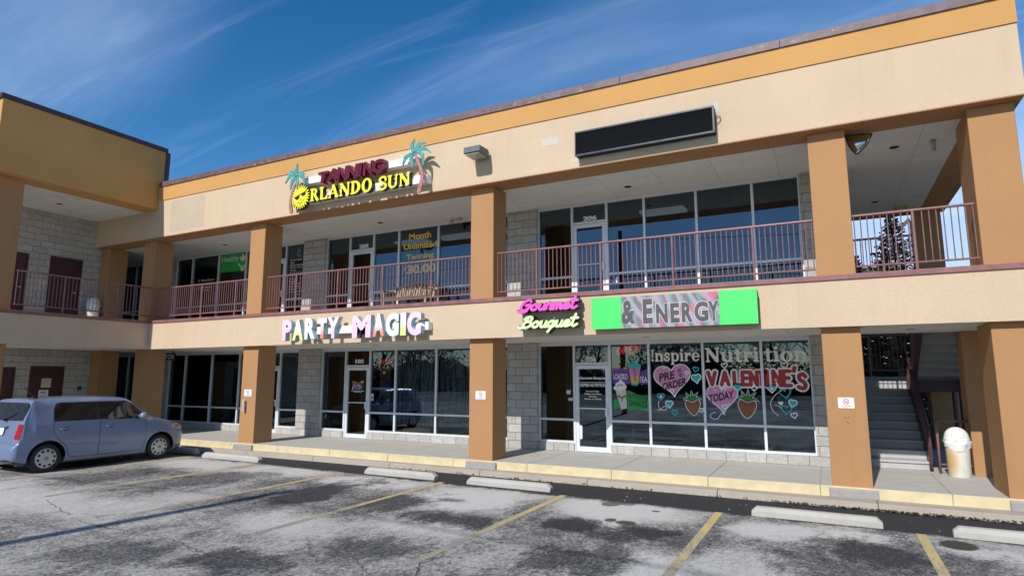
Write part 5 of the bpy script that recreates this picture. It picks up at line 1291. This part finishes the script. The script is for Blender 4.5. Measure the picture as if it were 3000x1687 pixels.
for k, x in enumerate(P):
    u = (k / 14 - .5) * 2; zt = z0 + .90 - .14 * u * u
    for a, b in ((.06, -.05), (.10, -.05), (.115, .03), (.075, .03)): vs.append((x, yb + a, zt + b))
for k in range(14):
    for q in range(4): fs.append((k * 4 + q, k * 4 + (q + 1) % 4, k * 4 + 4 + (q + 1) % 4, k * 4 + 4 + q))
fs += [(3, 2, 1, 0), (56, 57, 58, 59)]
m.add(vs, fs); m.build('back_rail', WOODG, t, fix=True)

# ------------------------------------------------------------------ things seen through the glass
FOIL = mplain('foil_strip', (.40, .43, .45), .28, .8, .35, 20)
t = thing('foil_curtain', 'silver foil fringe curtain hanging behind the suite 105 windows', 'curtain', (-9.6, 2.72, 1.5)); rr = random.Random(4); m = MB()
for k in range(330):
    x = -11.55 + 4.05 * rr.random(); w_ = rr.uniform(.006, .014); y = 2.66 + rr.random() * .14; zb = rr.uniform(.42, .56); P = []
    if -9.92 < x < -9.80: continue
    n = 6; ph = rr.uniform(0, 6)
    for q in range(n + 1):
        zz = 2.5 + (zb - 2.5) * q / n; P.append((x + .014 * math.sin(ph + q * 1.3), y + .02 * math.cos(ph + q), zz))
    for q in range(n):
        a, b = P[q], P[q + 1]; m.quad((a[0] - w_, a[1], a[2]), (a[0] + w_, a[1] + .006, a[2]), (b[0] + w_, b[1] + .006, b[2]), (b[0] - w_, b[1], b[2]))
m.build('fringe', FOIL, t); MB().box(-11.6, -7.45, 2.70, 2.74, 2.5, 2.53).build('rod', BLACK, t)
t = thing('balloon_poster', 'yellow poster of big balloons standing behind the first window right of the suite 105 door', 'poster', (-11.68, 2.6, 1.43))
MB().box(-11.88, -11.48, 2.60, 2.615, .80, 2.06).build('board', flat('poster_yellow', (.50, .44, .06), .6), t)
for x, z, rx, mt in [(-11.76, 1.80, .11, cols[3]), (-11.60, 1.55, .11, cols[2]), (-11.76, 1.10, .11, PPUR)]: ink('balloon', lambda X, Z: sell(X, Z, x, z, rx, .15), (x - .2, x + .2, z - .25, z + .25), .02, 2.597, mt, t)
t = thing('cardboard_box', 'flat open cardboard box on the floor behind the suite 105 window', 'box', (-10.5, 2.85, .2)); KR = mplain('cardboard', (.42, .27, .14), .8)
MB().box(-11.0, -10.05, 2.62, 3.0, .18, .33).build('carton', KR, t); MB().box(-11.02, -10.03, 2.60, 3.02, .1, .179).build('tray', KR, t)
t = thing('teal_drape', 'teal cloth heaped in a peak behind the left ground floor window', 'cloth', (-18.2, 2.9, .2)); m = MB(); n = 40; vs = [(-18.15, 3.0, 1.0)]
for k in range(n): a = 2 * math.pi * k / n; r_ = .62 + .07 * math.sin(a * 9); vs.append((-18.15 + r_ * math.cos(a), 3.0 + r_ * .55 * math.sin(a), .02))
m.add(vs, [(0, 1 + k, 1 + (k + 1) % n) for k in range(n)]); m.build('cloth', flat('teal_cloth', (.01, .30, .26), .6), t)
CHR = flat('chair_red', (.30, .03, .04), .45)
for x, y, rz in [(-4.35, 3.6, .3), (-4.98, 4.3, -.4)]:
    t = thing('cafe_chair', 'red cafe chair with thin chrome legs %s' % ('behind the first pane of suite 106' if x > -4.5 else 'seen through the suite 106 glass door'), 'chair', (x, y, 0), 'red cafe chairs'); t.rotation_euler = (0, 0, rz)
    MB().box(x - .2, x + .2, y - .2, y + .2, .44, .48).build('seat', CHR, t, bevel=.015); MB().box(x - .2, x + .2, y + .19, y + .215, .58, .88).build('backrest', CHR, t, bevel=.01)
    for a in (-1, 1):
        MB().tube([(x + .17 * a, y - .17, .44), (x + .2 * a, y - .21, .0)], .011, 8).build('leg', CHROME, t); MB().tube([(x + .17 * a, y + .2, .80), (x + .18 * a, y + .2, .44), (x + .2 * a, y + .24, 0)], .011, 8).build('leg', CHROME, t)

TROF = memit('ceiling_troffer', (.55, .68, .75), .22)
for x in (-12.3, -10.6, -9.0, -4.2): MB().box(x, x + 1.15, 3.6, 4.1, H2 + 2.53, H2 + 2.59).build('ceiling_troffer', TROF, B)
t = thing('inner_door', 'dim grey door in the back wall seen through the heart painted windows', 'door', (-3.3, 6.9, 0)); MB().box(-4.9, -1.2, 6.95, 7.05, .002, 2.58).build('wall_panel', ROOMW, t); d = MB().box(-3.75, -2.85, 6.90, 6.949, .002, 2.1).build('leaf', mplain('inner_door_grey', (.09, .10, .11), .5), t); MB().box(-3.82, -3.751, 6.89, 6.949, .002, 2.17).build('frame', ROOMD, t); MB().box(-2.849, -2.78, 6.89, 6.949, .002, 2.17).build('frame', ROOMD, t)
t = thing('counter', 'pale serving counter inside the right end of the nutrition shop', 'counter', (-1.4, 5.2, 0)); MB().box(-2.6, -.2, 5.0, 5.6, .002, 1.02).build('body', ROOMW, t); MB().box(-2.65, -.15, 4.92, 5.65, 1.021, 1.06).build('top', mplain('counter_top', (.35, .34, .33), .3), t)
# ------------------------------------------------------------------ leaf litter along the kerb and small pebbles
LEAFM = mplain('dry_leaf', (.12, .07, .035), .8, 0, .45, 40)
rr = random.Random(8); m = MB()
for k in range(620):
    if rr.random() < .72: x = rr.triangular(-1.3, 3.0, .9)
    else: x = rr.uniform(-9, 3)
    ya = -.265 - .013 * (x + 10); y = ya - .0 - abs(rr.gauss(0, .045)); z = G + .006 + rr.uniform(0, .03); s_ = rr.uniform(.012, .034); a = rr.uniform(0, 6.28); tl = rr.uniform(-.6, .6)
    c, s2 = math.cos(a) * s_, math.sin(a) * s_; m.quad((x - c, y - s2, z - tl * s_ * .5), (x + s2 * .6, y - c * .6, z + .004), (x + c, y + s2, z + tl * s_), (x - s2 * .6, y + c * .6, z + .008))
tag(m.build('leaf_litter', LEAFM), kind='stuff'); rr = random.Random(9); m = MB(); PEB = mplain('pebble', (.55, .54, .50), .8)
for k in range(40):
    x = rr.uniform(-12, 3); y = rr.uniform(-2.1, -.4) if rr.random() < .6 else rr.uniform(-7, -1.5); s_ = rr.uniform(.004, .013); z = G
    m.add([(x - s_, y, z), (x, y - s_, z), (x + s_ * 1.2, y, z), (x, y + s_, z), (x, y, z + s_)], [(0, 1, 4), (1, 2, 4), (2, 3, 4), (3, 0, 4)])
tag(m.build('gravel_bits', PEB), kind='stuff')

# ------------------------------------------------------------------ the parked car (boxy five-door wagon, nose to the kerb)
XC = -16.28; CY = lambda y: y
PAINT = NT('blue_grey_paint'); n_ = PAINT.noise(900, 2); PAINT.b.inputs['Coat Weight'].default_value = .9; PAINT.b.inputs['Coat Roughness'].default_value = .06
PAINT = PAINT.fin(PAINT.mix(PAINT.ramp(n_, .35, .7), (.17, .225, .35), (.21, .27, .41)), .32, .18)
CARGL = NT('car_glass'); CARGL.b.inputs['Coat Weight'].default_value = 0.0; CARGL.b.inputs['Coat Roughness'].default_value = .0; CARGL = CARGL.fin((.008, .009, .010), .04, 0, .7)
CARGLR = NT('rear_glass'); CARGLR.b.inputs['Coat Weight'].default_value = 1.0; CARGLR.b.inputs['Coat Roughness'].default_value = .0; CARGLR.b.inputs['Coat IOR'].default_value = 2.0; CARGLR = CARGLR.fin((.02, .03, .05), .03, .35, 1.0)
SEAM = flat('panel_gap', (.015, .017, .022), .8); TRIMB = mplain('black_trim', (.012, .012, .013), .35, 0, .05)
# stations: y, roof/hood height, belt height, half width low, belt, top, underside (heights above the asphalt)
KN = np.array([  # y      ztop  zbelt  wlow  wbelt  wtop  zbot
    [-0.93, .66, .64, .50, .48, .40, .30], [-0.99, .74, .72, .64, .62, .50, .24], [-1.10, .84, .80, .775, .74, .62, .21], [-1.28, .92, .88, .850, .81, .68, .20],
    [-1.50, .985, .94, .875, .835, .70, .20], [-1.72, 1.03, .985, .880, .845, .72, .20], [-1.88, 1.06, 1.01, .880, .850, .74, .20], [-1.95, 1.09, 1.03, .880, .850, .72, .20], [-2.46, 1.50, 1.055, .880, .850, .655, .20],
    [-2.62, 1.575, 1.06, .880, .850, .65, .20], [-3.20, 1.61, 1.07, .880, .850, .63, .20], [-3.80, 1.61, 1.09, .880, .852, .635, .20], [-4.30, 1.59, 1.11, .880, .850, .63, .21],
    [-4.575, 1.575, 1.12, .878, .845, .70, .23], [-4.62, 1.54, 1.12, .876, .835, .725, .23], [-4.68, 1.38, 1.12, .872, .83, .765, .24], [-4.74, 1.22, 1.115, .868, .83, .81, .25], [-4.775, 1.13, 1.10, .862, .845, .835, .26],
    [-4.82, .88, .86, .855, .85, .84, .27], [-4.86, .66, .645, .855, .85, .845, .28], [-4.90, .635, .615, .845, .835, .80, .30], [-4.945, .60, .58, .80, .785, .70, .32], [-4.97, .52, .50, .74, .71, .60, .36]])
def cp(y):
    ys = KN[::-1, 0]; return [np.interp(y, ys, KN[::-1, k]) for k in range(1, 7)]
def halfw(y, z):
    """half width of the body side at height z above the asphalt"""
    zt, zb_, wl, wb, wt, z0 = cp(y)
    prof_z = [z0, z0 + .08, .42, .66, zb_ - .06, zb_, zt - .10 if zt - zb_ > .2 else zb_ + .01, max(zt - .02, zb_ + .02)]
    edge = wt + (wb - wt) * .35
    prof_w = [wl - .06, wl - .012, wl, wl + .002, wb + .010, wb, edge if zt - zb_ > .2 else wb - .02, wt]
    return float(np.interp(z, prof_z, prof_w))
def smoothw(y, z, e=.03): return np.mean([halfw(y + a, z + b) for a in (-e, 0, e) for b in (-e, -e / 3, e / 3, e)])
car = thing('parked_car', 'blue-grey boxy five-door car parked nose-in at the left', 'car', (XC, -3.0, G))
ys_ = np.concatenate([np.linspace(-.93, -1.3, 10), np.linspace(-1.36, -2.0, 12), np.linspace(-2.05, -2.8, 16), np.linspace(-2.9, -4.5, 22), np.linspace(-4.53, -4.97, 34)])
vs, fs = [], []; NR = 0
for y in ys_:
    zt, zb_, wl, wb, wt, z0 = cp(y)
    zl = list(np.linspace(z0, zb_, 9)) + list(np.linspace(zb_, max(zt - .02, zb_ + .02), 8))[1:]
    side = [(smoothw(y, z, .018), z) for z in zl]
    top = [(wt * c, zt - .02 + .02 * (1 - c * c) ** .5 + (.018 * (1 - c * c) if zt > 1.3 else .03 * (1 - c * c))) for c in (.97, .88, .7, .45, .2, 0)]
    ring = [(0, z0)] + [(side[0][0] * .6, z0)] + side + top
    full = [(XC + a, y, G + b) for a, b in ring] + [(XC - a, y, G + b) for a, b in ring[-2:0:-1]]
    NR = len(full); vs += full
for i in range(len(ys_) - 1):
    for k in range(NR): fs.append((i * NR + k, i * NR + (k + 1) % NR, (i + 1) * NR + (k + 1) % NR, (i + 1) * NR + k))
fs.append(tuple(range(NR))[::-1]); fs.append(tuple((len(ys_) - 1) * NR + k for k in range(NR)))
body = link_mesh('body', vs, fs, [PAINT, BLACK], car)
bm = bmesh.new(); bm.from_mesh(body.data); bmesh.ops.recalc_face_normals(bm, faces=bm.faces); bm.to_mesh(body.data); bm.free()
WY, WZ = (-4.304, -1.732), G + .305
for y in WY:
    for s_ in (1, -1):
        c = MB().lathe([(.372, XC + s_ * 1.1), (.372, XC + s_ * .58)], (0, y, WZ + .01), 48, axis='x').build('cut', [PAINT, BLACK], car, fix=True)
        c.data.polygons.foreach_set('material_index', [1] * len(c.data.polygons))
        md = body.modifiers.new('arch', 'BOOLEAN'); md.operation = 'DIFFERENCE'; md.object = c; md.solver = 'EXACT'
        bpy.context.view_layer.update()
        me = bpy.data.meshes.new_from_object(body.evaluated_get(bpy.context.evaluated_depsgraph_get()))
        body.modifiers.clear(); old = body.data; body.data = me; bpy.data.meshes.remove(old); cm = c.data; bpy.data.objects.remove(c); bpy.data.meshes.remove(cm)
body.data.name = 'body'
body.data.polygons.foreach_set('use_smooth', [True] * len(body.data.polygons)); body.data.set_sharp_from_angle(angle=RAD(38))
def on_side(name, fn, bb, cell, mat, lift, parent=car, s_=1):
    """flat shape in (y, z above asphalt) laid on the body side"""
    xs, zs = np.arange(bb[0], bb[1] + cell, cell), np.arange(bb[2], bb[3] + cell, cell); Y_, Z_ = np.meshgrid(xs, zs); F = fn(Y_, Z_); F[0, :] = F[-1, :] = 1; F[:, 0] = F[:, -1] = 1
    V, P, S_ = ms(F, xs, zs)
    vv = [(XC + s_ * (smoothw(a, b, .018) + lift), a, G + b) for a, b in V]
    return link_mesh(name, vv, [tuple(p) if s_ > 0 else tuple(reversed(p)) for p in P], mat, parent, smooth=True)
# windows, as one dark band with a body-colour rear pillar
rw = smooth([(-4.20, 1.12), (-4.185, 1.30), (-4.14, 1.44), (-4.05, 1.475)], 5) + [(-3.32, 1.485), (-3.32, 1.09)]
fw = [(-3.24, 1.485), (-2.62, 1.475)] + smooth([(-2.62, 1.475), (-2.47, 1.37), (-2.33, 1.22), (-2.30, 1.065)], 4) + [(-3.24, 1.085)]
qg = [(-2.265, 1.065), (-2.265, 1.22), (-2.08, 1.065)]
blk = smooth([(-4.225, 1.10), (-4.21, 1.31), (-4.155, 1.465), (-4.05, 1.50)], 5) + [(-2.58, 1.495), (-2.42, 1.40), (-2.20, 1.20), (-2.0, 1.055)]
for s_ in (1, -1):
    on_side('window_surround', lambda Y, Z: spoly(Y, Z, blk), (-4.26, -1.95, 1.02, 1.54), .022, TRIMB, .003, s_=s_)
    on_side('side_window', lambda Y, Z: spoly(Y, Z, rw), (-4.26, -3.2, 1.02, 1.54), .022, CARGL, .006, s_=s_)
    on_side('side_window', lambda Y, Z: spoly(Y, Z, fw), (-3.3, -2.2, 1.02, 1.54), .022, CARGL, .006, s_=s_)
    on_side('quarter_window', lambda Y, Z: spoly(Y, Z, qg), (-2.35, -2.0, 1.02, 1.3), .016, CARGL, .006, s_=s_)
    rd = [(-4.215, 1.095), (-4.215, .84)] + smooth([(-4.215, .84), (-4.10, .70), (-3.93, .52), (-3.88, .34), (-3.80, .285)], 4) + [(-3.25, .275), (-3.215, 1.085)]
    on_side('door_gap', lambda Y, Z: np.abs(np.maximum(spoly(Y, Z, rd), Z - 1.085)) - .0055, (-4.27, -3.15, .23, 1.12), .011, SEAM, .0025, s_=s_)
    fd = [(-3.215, 1.085), (-3.25, .275), (-2.30, .27)] + smooth([(-2.30, .27), (-2.19, .33), (-2.135, .55), (-2.13, .85), (-2.16, 1.04)], 4)
    on_side('door_gap', lambda Y, Z: np.abs(spoly(Y, Z, fd)) - .0055, (-3.3, -2.08, .22, 1.12), .011, SEAM, .0025, s_=s_)
    for yh in (-4.05, -3.06):
        on_side('handle_cup', lambda Y, Z: sell(Y, Z, yh + .09, .915, .075, .042), (yh - .05, yh + .2, .85, .98), .012, flat('handle_recess', (.06, .075, .12), .5), .0025, s_=s_)
        m = MB(); m.tube(smooth([(XC + s_ * (halfw(yh, .915) + .004), yh - .04, G + .915), (XC + s_ * (halfw(yh, .915) + .035), yh, G + .918), (XC + s_ * (halfw(yh, .915) + .035), yh + .13, G + .918), (XC + s_ * (halfw(yh, .915) + .004), yh + .17, G + .912)], 4), .012, 8); m.build('handle', PAINT, car, smooth=True)
    # mirrors
    m = MB(); mx = XC + s_ * .86
    m.lathe([(.02, mx), (.075, mx + s_ * .05), (.092, mx + s_ * .13), (.08, mx + s_ * .20), (.03, mx + s_ * .225)], (0, -2.30, G + 1.12), 18, axis='x'); mo = m.build('wing_mirror', PAINT, car, smooth=True, fix=True); 
    MB().lathe([(.066, -2.372), (.066, -2.366)], (mx + s_ * .125, 0, G + 1.125), 18, axis='y').build('mirror_glass', CHROME, mo)
    # lamps
    on_side('headlight', lambda Y, Z: spoly(Y, Z, smooth([(-1.45, .80), (-1.30, .875), (-1.10, .845), (-1.02, .76), (-1.12, .72), (-1.30, .74)], 4, True)), (-1.55, -.95, .66, .92), .018, mplain('headlamp_clear', (.55, .54, .50), .12, 0, .1), .004, s_=s_)
    on_side('indicator', lambda Y, Z: spoly(Y, Z, smooth([(-1.40, .80), (-1.29, .84), (-1.19, .81), (-1.27, .755)], 4, True)), (-1.55, -.95, .66, .92), .016, mplain('amber_lamp', (.70, .16, .02), .2), .007, s_=s_)
# rear corner lamps, hatch glass, number plate, bumper line drawn on the rear and wrapped round the corner
def rear_y(x, z):
    """y of the rear surface at lateral offset x, height z"""
    ys = KN[KN[:, 0] <= -4.575]
    return float(np.interp(z - .012, ys[::-1, 1], ys[::-1, 0]))
def on_rear(name, fn, bb, cell, mat, lift, parent=car):
    xs, zs = np.arange(bb[0], bb[1] + cell, cell), np.arange(bb[2], bb[3] + cell, cell); X_, Z_ = np.meshgrid(xs, zs); F = fn(X_, Z_); F[0, :] = F[-1, :] = 1; F[:, 0] = F[:, -1] = 1
    V, P, S_ = ms(F, xs, zs); vv = [(XC + a, rear_y(a, b) - lift - .02 * (1 - (a / .8) ** 2), G + b) for a, b in V]
    return link_mesh(name, vv, [tuple(p) for p in P], mat, parent, smooth=True)
on_rear('rear_window', lambda X, Z: spoly(X, Z, [(-.80, 1.145), (-.72, 1.47), (-.66, 1.51), (.66, 1.51), (.72, 1.47), (.80, 1.145)]), (-.75, .75, 1.05, 1.55), .04, CARGLR, .012)
TL = mplain('tail_lamp_red', (.42, .008, .012), .12, 0, .25, 18)
for s_ in (1, -1):
    q = [(.845, .75), (.832, 1.06), (.665, 1.065), (.635, .755)]
    on_rear('tail_light', lambda X, Z: spoly(X, Z, [(s_ * a, b) for a, b in q]), (-.86, .86, .72, 1.12), .018, TL, .010)
on_rear('number_plate', lambda X, Z: sbox(X, Z, 0, .90, .16, .08, .01), (-.2, .2, .8, 1.0), .02, WHITE, .016)
on_rear('hatch_gap', lambda X, Z: np.abs(sbox(X, Z, 0, 1.02, .58, .36, .05)) - .004, (-.7, .7, .6, 1.45), .014, SEAM, .006)
MB().box(XC - .26, XC + .26, -4.87, -4.80, G + .985, G + 1.015).build('hatch_trim', PAINT, car, bevel=.006)
MB().tube([(XC + .50, -4.8, G + .27), (XC + .50, -5.0, G + .262)], .028, 14).build('exhaust_pipe', STEEL, car, smooth=True, sharp=50)
m = MB(); m.tube([(XC + .3, -4.40, G + 1.605), (XC + .30, -4.60, G + 1.84)], .013, 6, r2=.008); m.build('antenna', BLACK, car); MB().box(XC + .27, XC + .33, -4.43, -4.34, G + 1.595, G + 1.625).build('antenna_base', BLACK, car, bevel=.01)
m = MB(); m.tube([(XC + .1, -4.78, G + 1.15), (XC + .1, -4.85, G + 1.14)], .03, 10); m.tube([(XC + .1, -4.83, G + 1.14), (XC + .45, -4.745, G + 1.30)], .009, 6); m.build('rear_wiper', BLACK, car)
MB().box(XC - .80, XC + .80, -4.7, -1.2, G + .17, G + .30).build('underbody', BLACK, car)
# windscreen laid over the sloping part
vs, fs = [], []; n = 10
for i in range(n + 1):
    y = -2.0 - (.45) * i / n; zt, zb_, wl, wb, wt, z0 = cp(y)
    for c in np.linspace(-.93, .93, 13): vs.append((XC + wt * c, y, G + zt - .02 + .02 * (1 - c * c) ** .5 + .018 * (1 - c * c) + .016))
for i in range(n):
    for k in range(12): fs.append((i * 13 + k, (i + 1) * 13 + k, (i + 1) * 13 + k + 1, i * 13 + k + 1))
link_mesh('windscreen', vs, fs, CARGL, car, smooth=True)
m = MB(); m.tube([(XC - .3, -1.90, G + 1.10), (XC + .5, -1.87, G + 1.085)], .01, 6); m.build('wiper', BLACK, car)
HUB = mplain('hubcap_silver', (.56, .57, .58), .35, .5, .05)
for y in WY:
    for s_ in (1, -1):
        wx = XC + s_ * .855
        T_ = MB().lathe([(.20, wx - s_ * .20), (.285, wx - s_ * .20), (.303, wx - s_ * .17), (.305, wx - s_ * .05), (.296, wx - s_ * .012), (.27, wx), (.215, wx - s_ * .004), (.205, wx - s_ * .03)], (0, y, WZ), 44, axis='x').build('wheel', RUBBER, car, smooth=True, sharp=35, fix=True)
        MB().lathe([(.212, wx - s_ * .03), (.212, wx - s_ * .010), (.200, wx - s_ * .004), (.165, wx + s_ * .004), (.09, wx + s_ * .010), (.05, wx + s_ * .012), (.0, wx + s_ * .012)][:-1], (0, y, WZ), 44, axis='x').build('hubcap', HUB, T_, smooth=True, sharp=50, fix=True)
        vs, fs = [], []
        for k in range(10):
            a = 2 * math.pi * (k + .3) / 10; c_, s2 = math.cos(a), math.sin(a)
            for rr_, tt in ((.138, -.024), (.138, .024), (.186, .032), (.186, -.032)): vs.append((wx + s_ * (.013 - (rr_ - .09) * .095), y + rr_ * c_ - tt * s2, WZ + rr_ * s2 + tt * c_))
            fs.append((4 * k, 4 * k + 1, 4 * k + 2, 4 * k + 3))
        link_mesh('hubcap_slots', vs, fs, BLACK, T_)
        MB().lathe([(.042, wx + s_ * .012), (.042, wx + s_ * .018), (.034, wx + s_ * .018), (.034, wx + s_ * .014)], (0, y, WZ), 24, axis='x').build('hub_ring', flat('hub_ring_grey', (.25, .26, .27), .4), T_, fix=True)

# ------------------------------------------------------------------ background: spruces behind the stair court, neighbour, poles, bare trees across the road
BARK = mplain('bark', (.085, .06, .045), .9, 0, .3, 12, .2)
def mfol(name, a, b):
    t = NT(name); n = t.noise(3.0, 4); return t.fin(t.mix(t.ramp(n, .35, .7), a, b), .75, 0, .25)
SPR = mfol('spruce_needles', (.12, .12, .055), (.27, .22, .12))
def spruce(name, label, x, y, h, r, seed, group=None):
    rr = random.Random(seed); t = thing(name, label, 'tree', (x, y, G), group)
    MB().tube([(x, y, G), (x + .03, y, G + h * .5), (x, y, G + h)], .13, 8, r2=.012).build('trunk', BARK, t, smooth=True)
    m = MB(); z = .25
    while z < h - .05:
        f = 1 - z / h; n = 5 + int(5 * f); off = rr.uniform(0, 6.28)
        for k in range(n):
            a = off + 2 * math.pi * k / n + rr.uniform(-.3, .3); L = max(.10, r * (f ** .85) * rr.uniform(.75, 1.15)); dz = rr.uniform(.0, .25) * L - .02
            up = .45 * (1 - f) + .05
            P = [Vector((x, y, G + z)), Vector((x + math.cos(a) * L * .5, y + math.sin(a) * L * .5, G + z + dz * .2 + up * L * .3)), Vector((x + math.cos(a) * L, y + math.sin(a) * L, G + z + dz + up * L))]
            m.tube(P, .012, 4, m=1, cap=False, r2=.004)
            ns = max(4, int(L / .055))
            for q in range(ns):
                u = (q + .5) / ns; p = P[0].lerp(P[1], u * 2) if u < .5 else P[1].lerp(P[2], u * 2 - 1)
                for s_ in (-1, 1):
                    ll = (.10 + .22 * L * (1 - u * .75)) * rr.uniform(.7, 1.2); aa = a + s_ * rr.uniform(.6, 1.0); e = p + Vector((math.cos(aa) * ll, math.sin(aa) * ll, rr.uniform(-.06, .07)))
                    w = rr.uniform(.016, .03); sd = Vector((-math.sin(aa), math.cos(aa), rr.uniform(-.6, .6))).normalized() * w
                    m.quad(p - sd * .4, p + sd * .4, e + sd, e - sd, 0)
                    sd2 = Vector((0, 0, w)); m.quad(p - sd2 * .4, p + sd2 * .4, e + sd2, e - sd2, 0)
        z += .12 + .13 * f
    m.build('crown', [SPR, BARK], t)
spruce('spruce_tree', 'tall dark spruce tree behind the stair landing, its top showing through the short upper railing', 2.05, 10.4, 7.3, 1.9, 3, 'spruces behind the stairs')
spruce('spruce_tree', 'shorter dark spruce tree behind the stairs, left of the tall spruce', .95, 10.9, 6.0, 1.8, 5, 'spruces behind the stairs')
nb = thing('neighbouring_building', 'distant cream building with a grey roof edge seen past the spruce tops', 'building', (2.2, 26, G))
NBW = mplain('cream_siding', (.50, .49, .38), .8); NBR = mplain('grey_roof', (.22, .23, .24), .7)
box_obj('wall', NBW, nb, .4, 3.1, 26, 34, G, 7.6); m = MB(); m.prism([(25.6, 7.6), (34.4, 7.6), (30, 8.25)], 'x', .2, 3.15); m.build('roof', NBR, nb, fix=True)
m = MB(); m.box(2.2, 2.7, 25.96, 25.99, 6.5, 7.1); m.build('window', CARGL, nb)
lp = thing('lot_light', 'shoebox lot light on a pole behind the corner column of the stair court', 'street lamp', (2.93, 14, G))
MB().tube([(3.0, 14, G), (3.0, 14, 7.4)], .06, 10).build('pole', COPDK, lp); m = MB(); m.prism([(2.55, 7.13), (2.62, 7.05), (2.97, 7.42), (2.9, 7.5)], 'y', 13.85, 14.15); m.build('lamp_head', mplain('lamp_dark', (.06, .055, .04), .5), lp, fix=True)
PW = mplain('pole_wood', (.13, .10, .075), .9, 0, .2, 8)
up = thing('utility_pole', 'wooden utility pole across the lot, seen only as a shadow and a reflection', 'utility pole', (-10.35, -17.0, G))
MB().tube([(-10.35, -17, G), (-10.33, -17, 10.2)], .15, 12, r2=.12).build('pole', PW, up, smooth=True)
MB().box(-10.5, -10.15, -17.06, -16.94, 9.45, 9.57).build('insulator_bracket', PW, up)
WIRE = BLACK
for z, y in ((9.65, -17.0), (9.62, -16.9), (7.6, -17.0)):
    m = MB(); m.tube([(x, y, z - 1.0 * (1 - ((x + 10.35) % 45 / 22.5 - 1) ** 2)) for x in range(-55, 56, 5)], .011, 4, cap=False); tag(m.build('power_line', WIRE), 'thin dark power line strung past the utility pole', 'power line', 'power lines')
rrw = [((3.6, 12.0, 3.4), (9, 22, 9.5)), ((2.9, 9, 3.3), (16, 40, 13))]
for a, b in rrw: tag(MB().tube([a, tuple((p + q) / 2 - (.15 if i == 2 else 0) for i, (p, q) in enumerate(zip(a, b))), b], .012, 4, cap=False).build('service_wire', WIRE), 'thin wire rising to the right behind the corner column', 'power line', 'service wires')
BRN = mfol('bare_twigs', (.055, .042, .032), (.10, .08, .06))
def bare_tree(x, y, h, seed, label):
    rr = random.Random(seed); t = thing('bare_tree', label, 'tree', (x, y, G), 'bare trees across the road'); m = MB(); tr = MB()
    def grow(p, d, L, r, lv):
        q = p + d * L; (tr if lv < 1 else m).tube([p, (p + q) / 2 + Vector((rr.uniform(-.05, .05), rr.uniform(-.05, .05), 0)) * L, q], r, 5 if lv < 2 else 3, cap=False, r2=r * .6)
        if lv >= 5: return
        for k in range(3 if lv else 5):
            a = Vector((rr.uniform(-1, 1), rr.uniform(-1, 1), rr.uniform(-.1, .8))).normalized(); nd = (d * .75 + a * .75).normalized(); s0 = p.lerp(q, rr.uniform(.45, 1.0) if lv else rr.uniform(.55, 1)); grow(s0, nd, L * rr.uniform(.55, .78), max(.012, r * .5), lv + 1)
    grow(Vector((x, y, G)), Vector((rr.uniform(-.06, .06), 0, 1)).normalized(), h * .42, .02 * h, 0)
    tr.build('trunk', BARK, t); m.build('crown', BRN, t)
    return t
protos = [bare_tree(-14 + 9 * k, -47 - 3 * (k % 2), 8.5 + k, 20 + k, 'bare winter tree across the road, in a row reflected in the shop windows') for k in range(3)]
rr = random.Random(77); k = 0
for x in np.arange(-78, 40, 3.1):
    c = copy_thing(protos[k % 3], (x + rr.uniform(-1, 1), -46 - rr.uniform(0, 9), G)); c.rotation_euler = (0, 0, rr.uniform(0, 6.28)); s_ = rr.uniform(.7, 1.05); c.scale = (s_, s_, s_); k += 1
woods = MB(); rw = random.Random(12); N_ = 120; vs = []
for q in range(N_ + 1):
    x = -95 + 150 * q / N_; h = 3.9 + 1.3 * math.sin(x * .31) + .7 * math.sin(x * .83) + rw.uniform(-.7, .7)
    vs += [(x, -57.5 + rw.uniform(-.5, .5), G), (x, -60 + rw.uniform(-.6, .6), G + h * .75), (x, -63, G + h), (x, -68, G)]
woods.add(vs, [(4 * q + k, 4 * q + 4 + k, 4 * q + 5 + k, 4 * q + 1 + k) for q in range(N_) for k in range(3)])
HEDGE = mfol('winter_hedge', (.035, .035, .02), (.075, .065, .04)); rr = random.Random(6); m = MB()
for q in range(34000):
    x = rr.uniform(-80, 42); z = rr.uniform(0, 1) ** 1.4 * (6.0 + 2.2 * math.sin(x * .31) + 1.2 * math.sin(x * .83)); y = -58 - rr.uniform(0, 6); s_ = rr.uniform(.12, .5); a = Vector((rr.uniform(-1, 1), rr.uniform(-1, 1), rr.uniform(-1, 1))) * s_; b = Vector((rr.uniform(-1, 1), rr.uniform(-1, 1), rr.uniform(-1, 1))) * s_; c = Vector((x, y, G + z)); m.add([c, c + a, c + b], [(0, 1, 2)])
woods.build('w', HEDGE); wo = bpy.data.objects['w']; wo.name = 'distant_woods'; tag(wo, kind='stuff'); tag(m.build('distant_brush', HEDGE), kind='stuff')
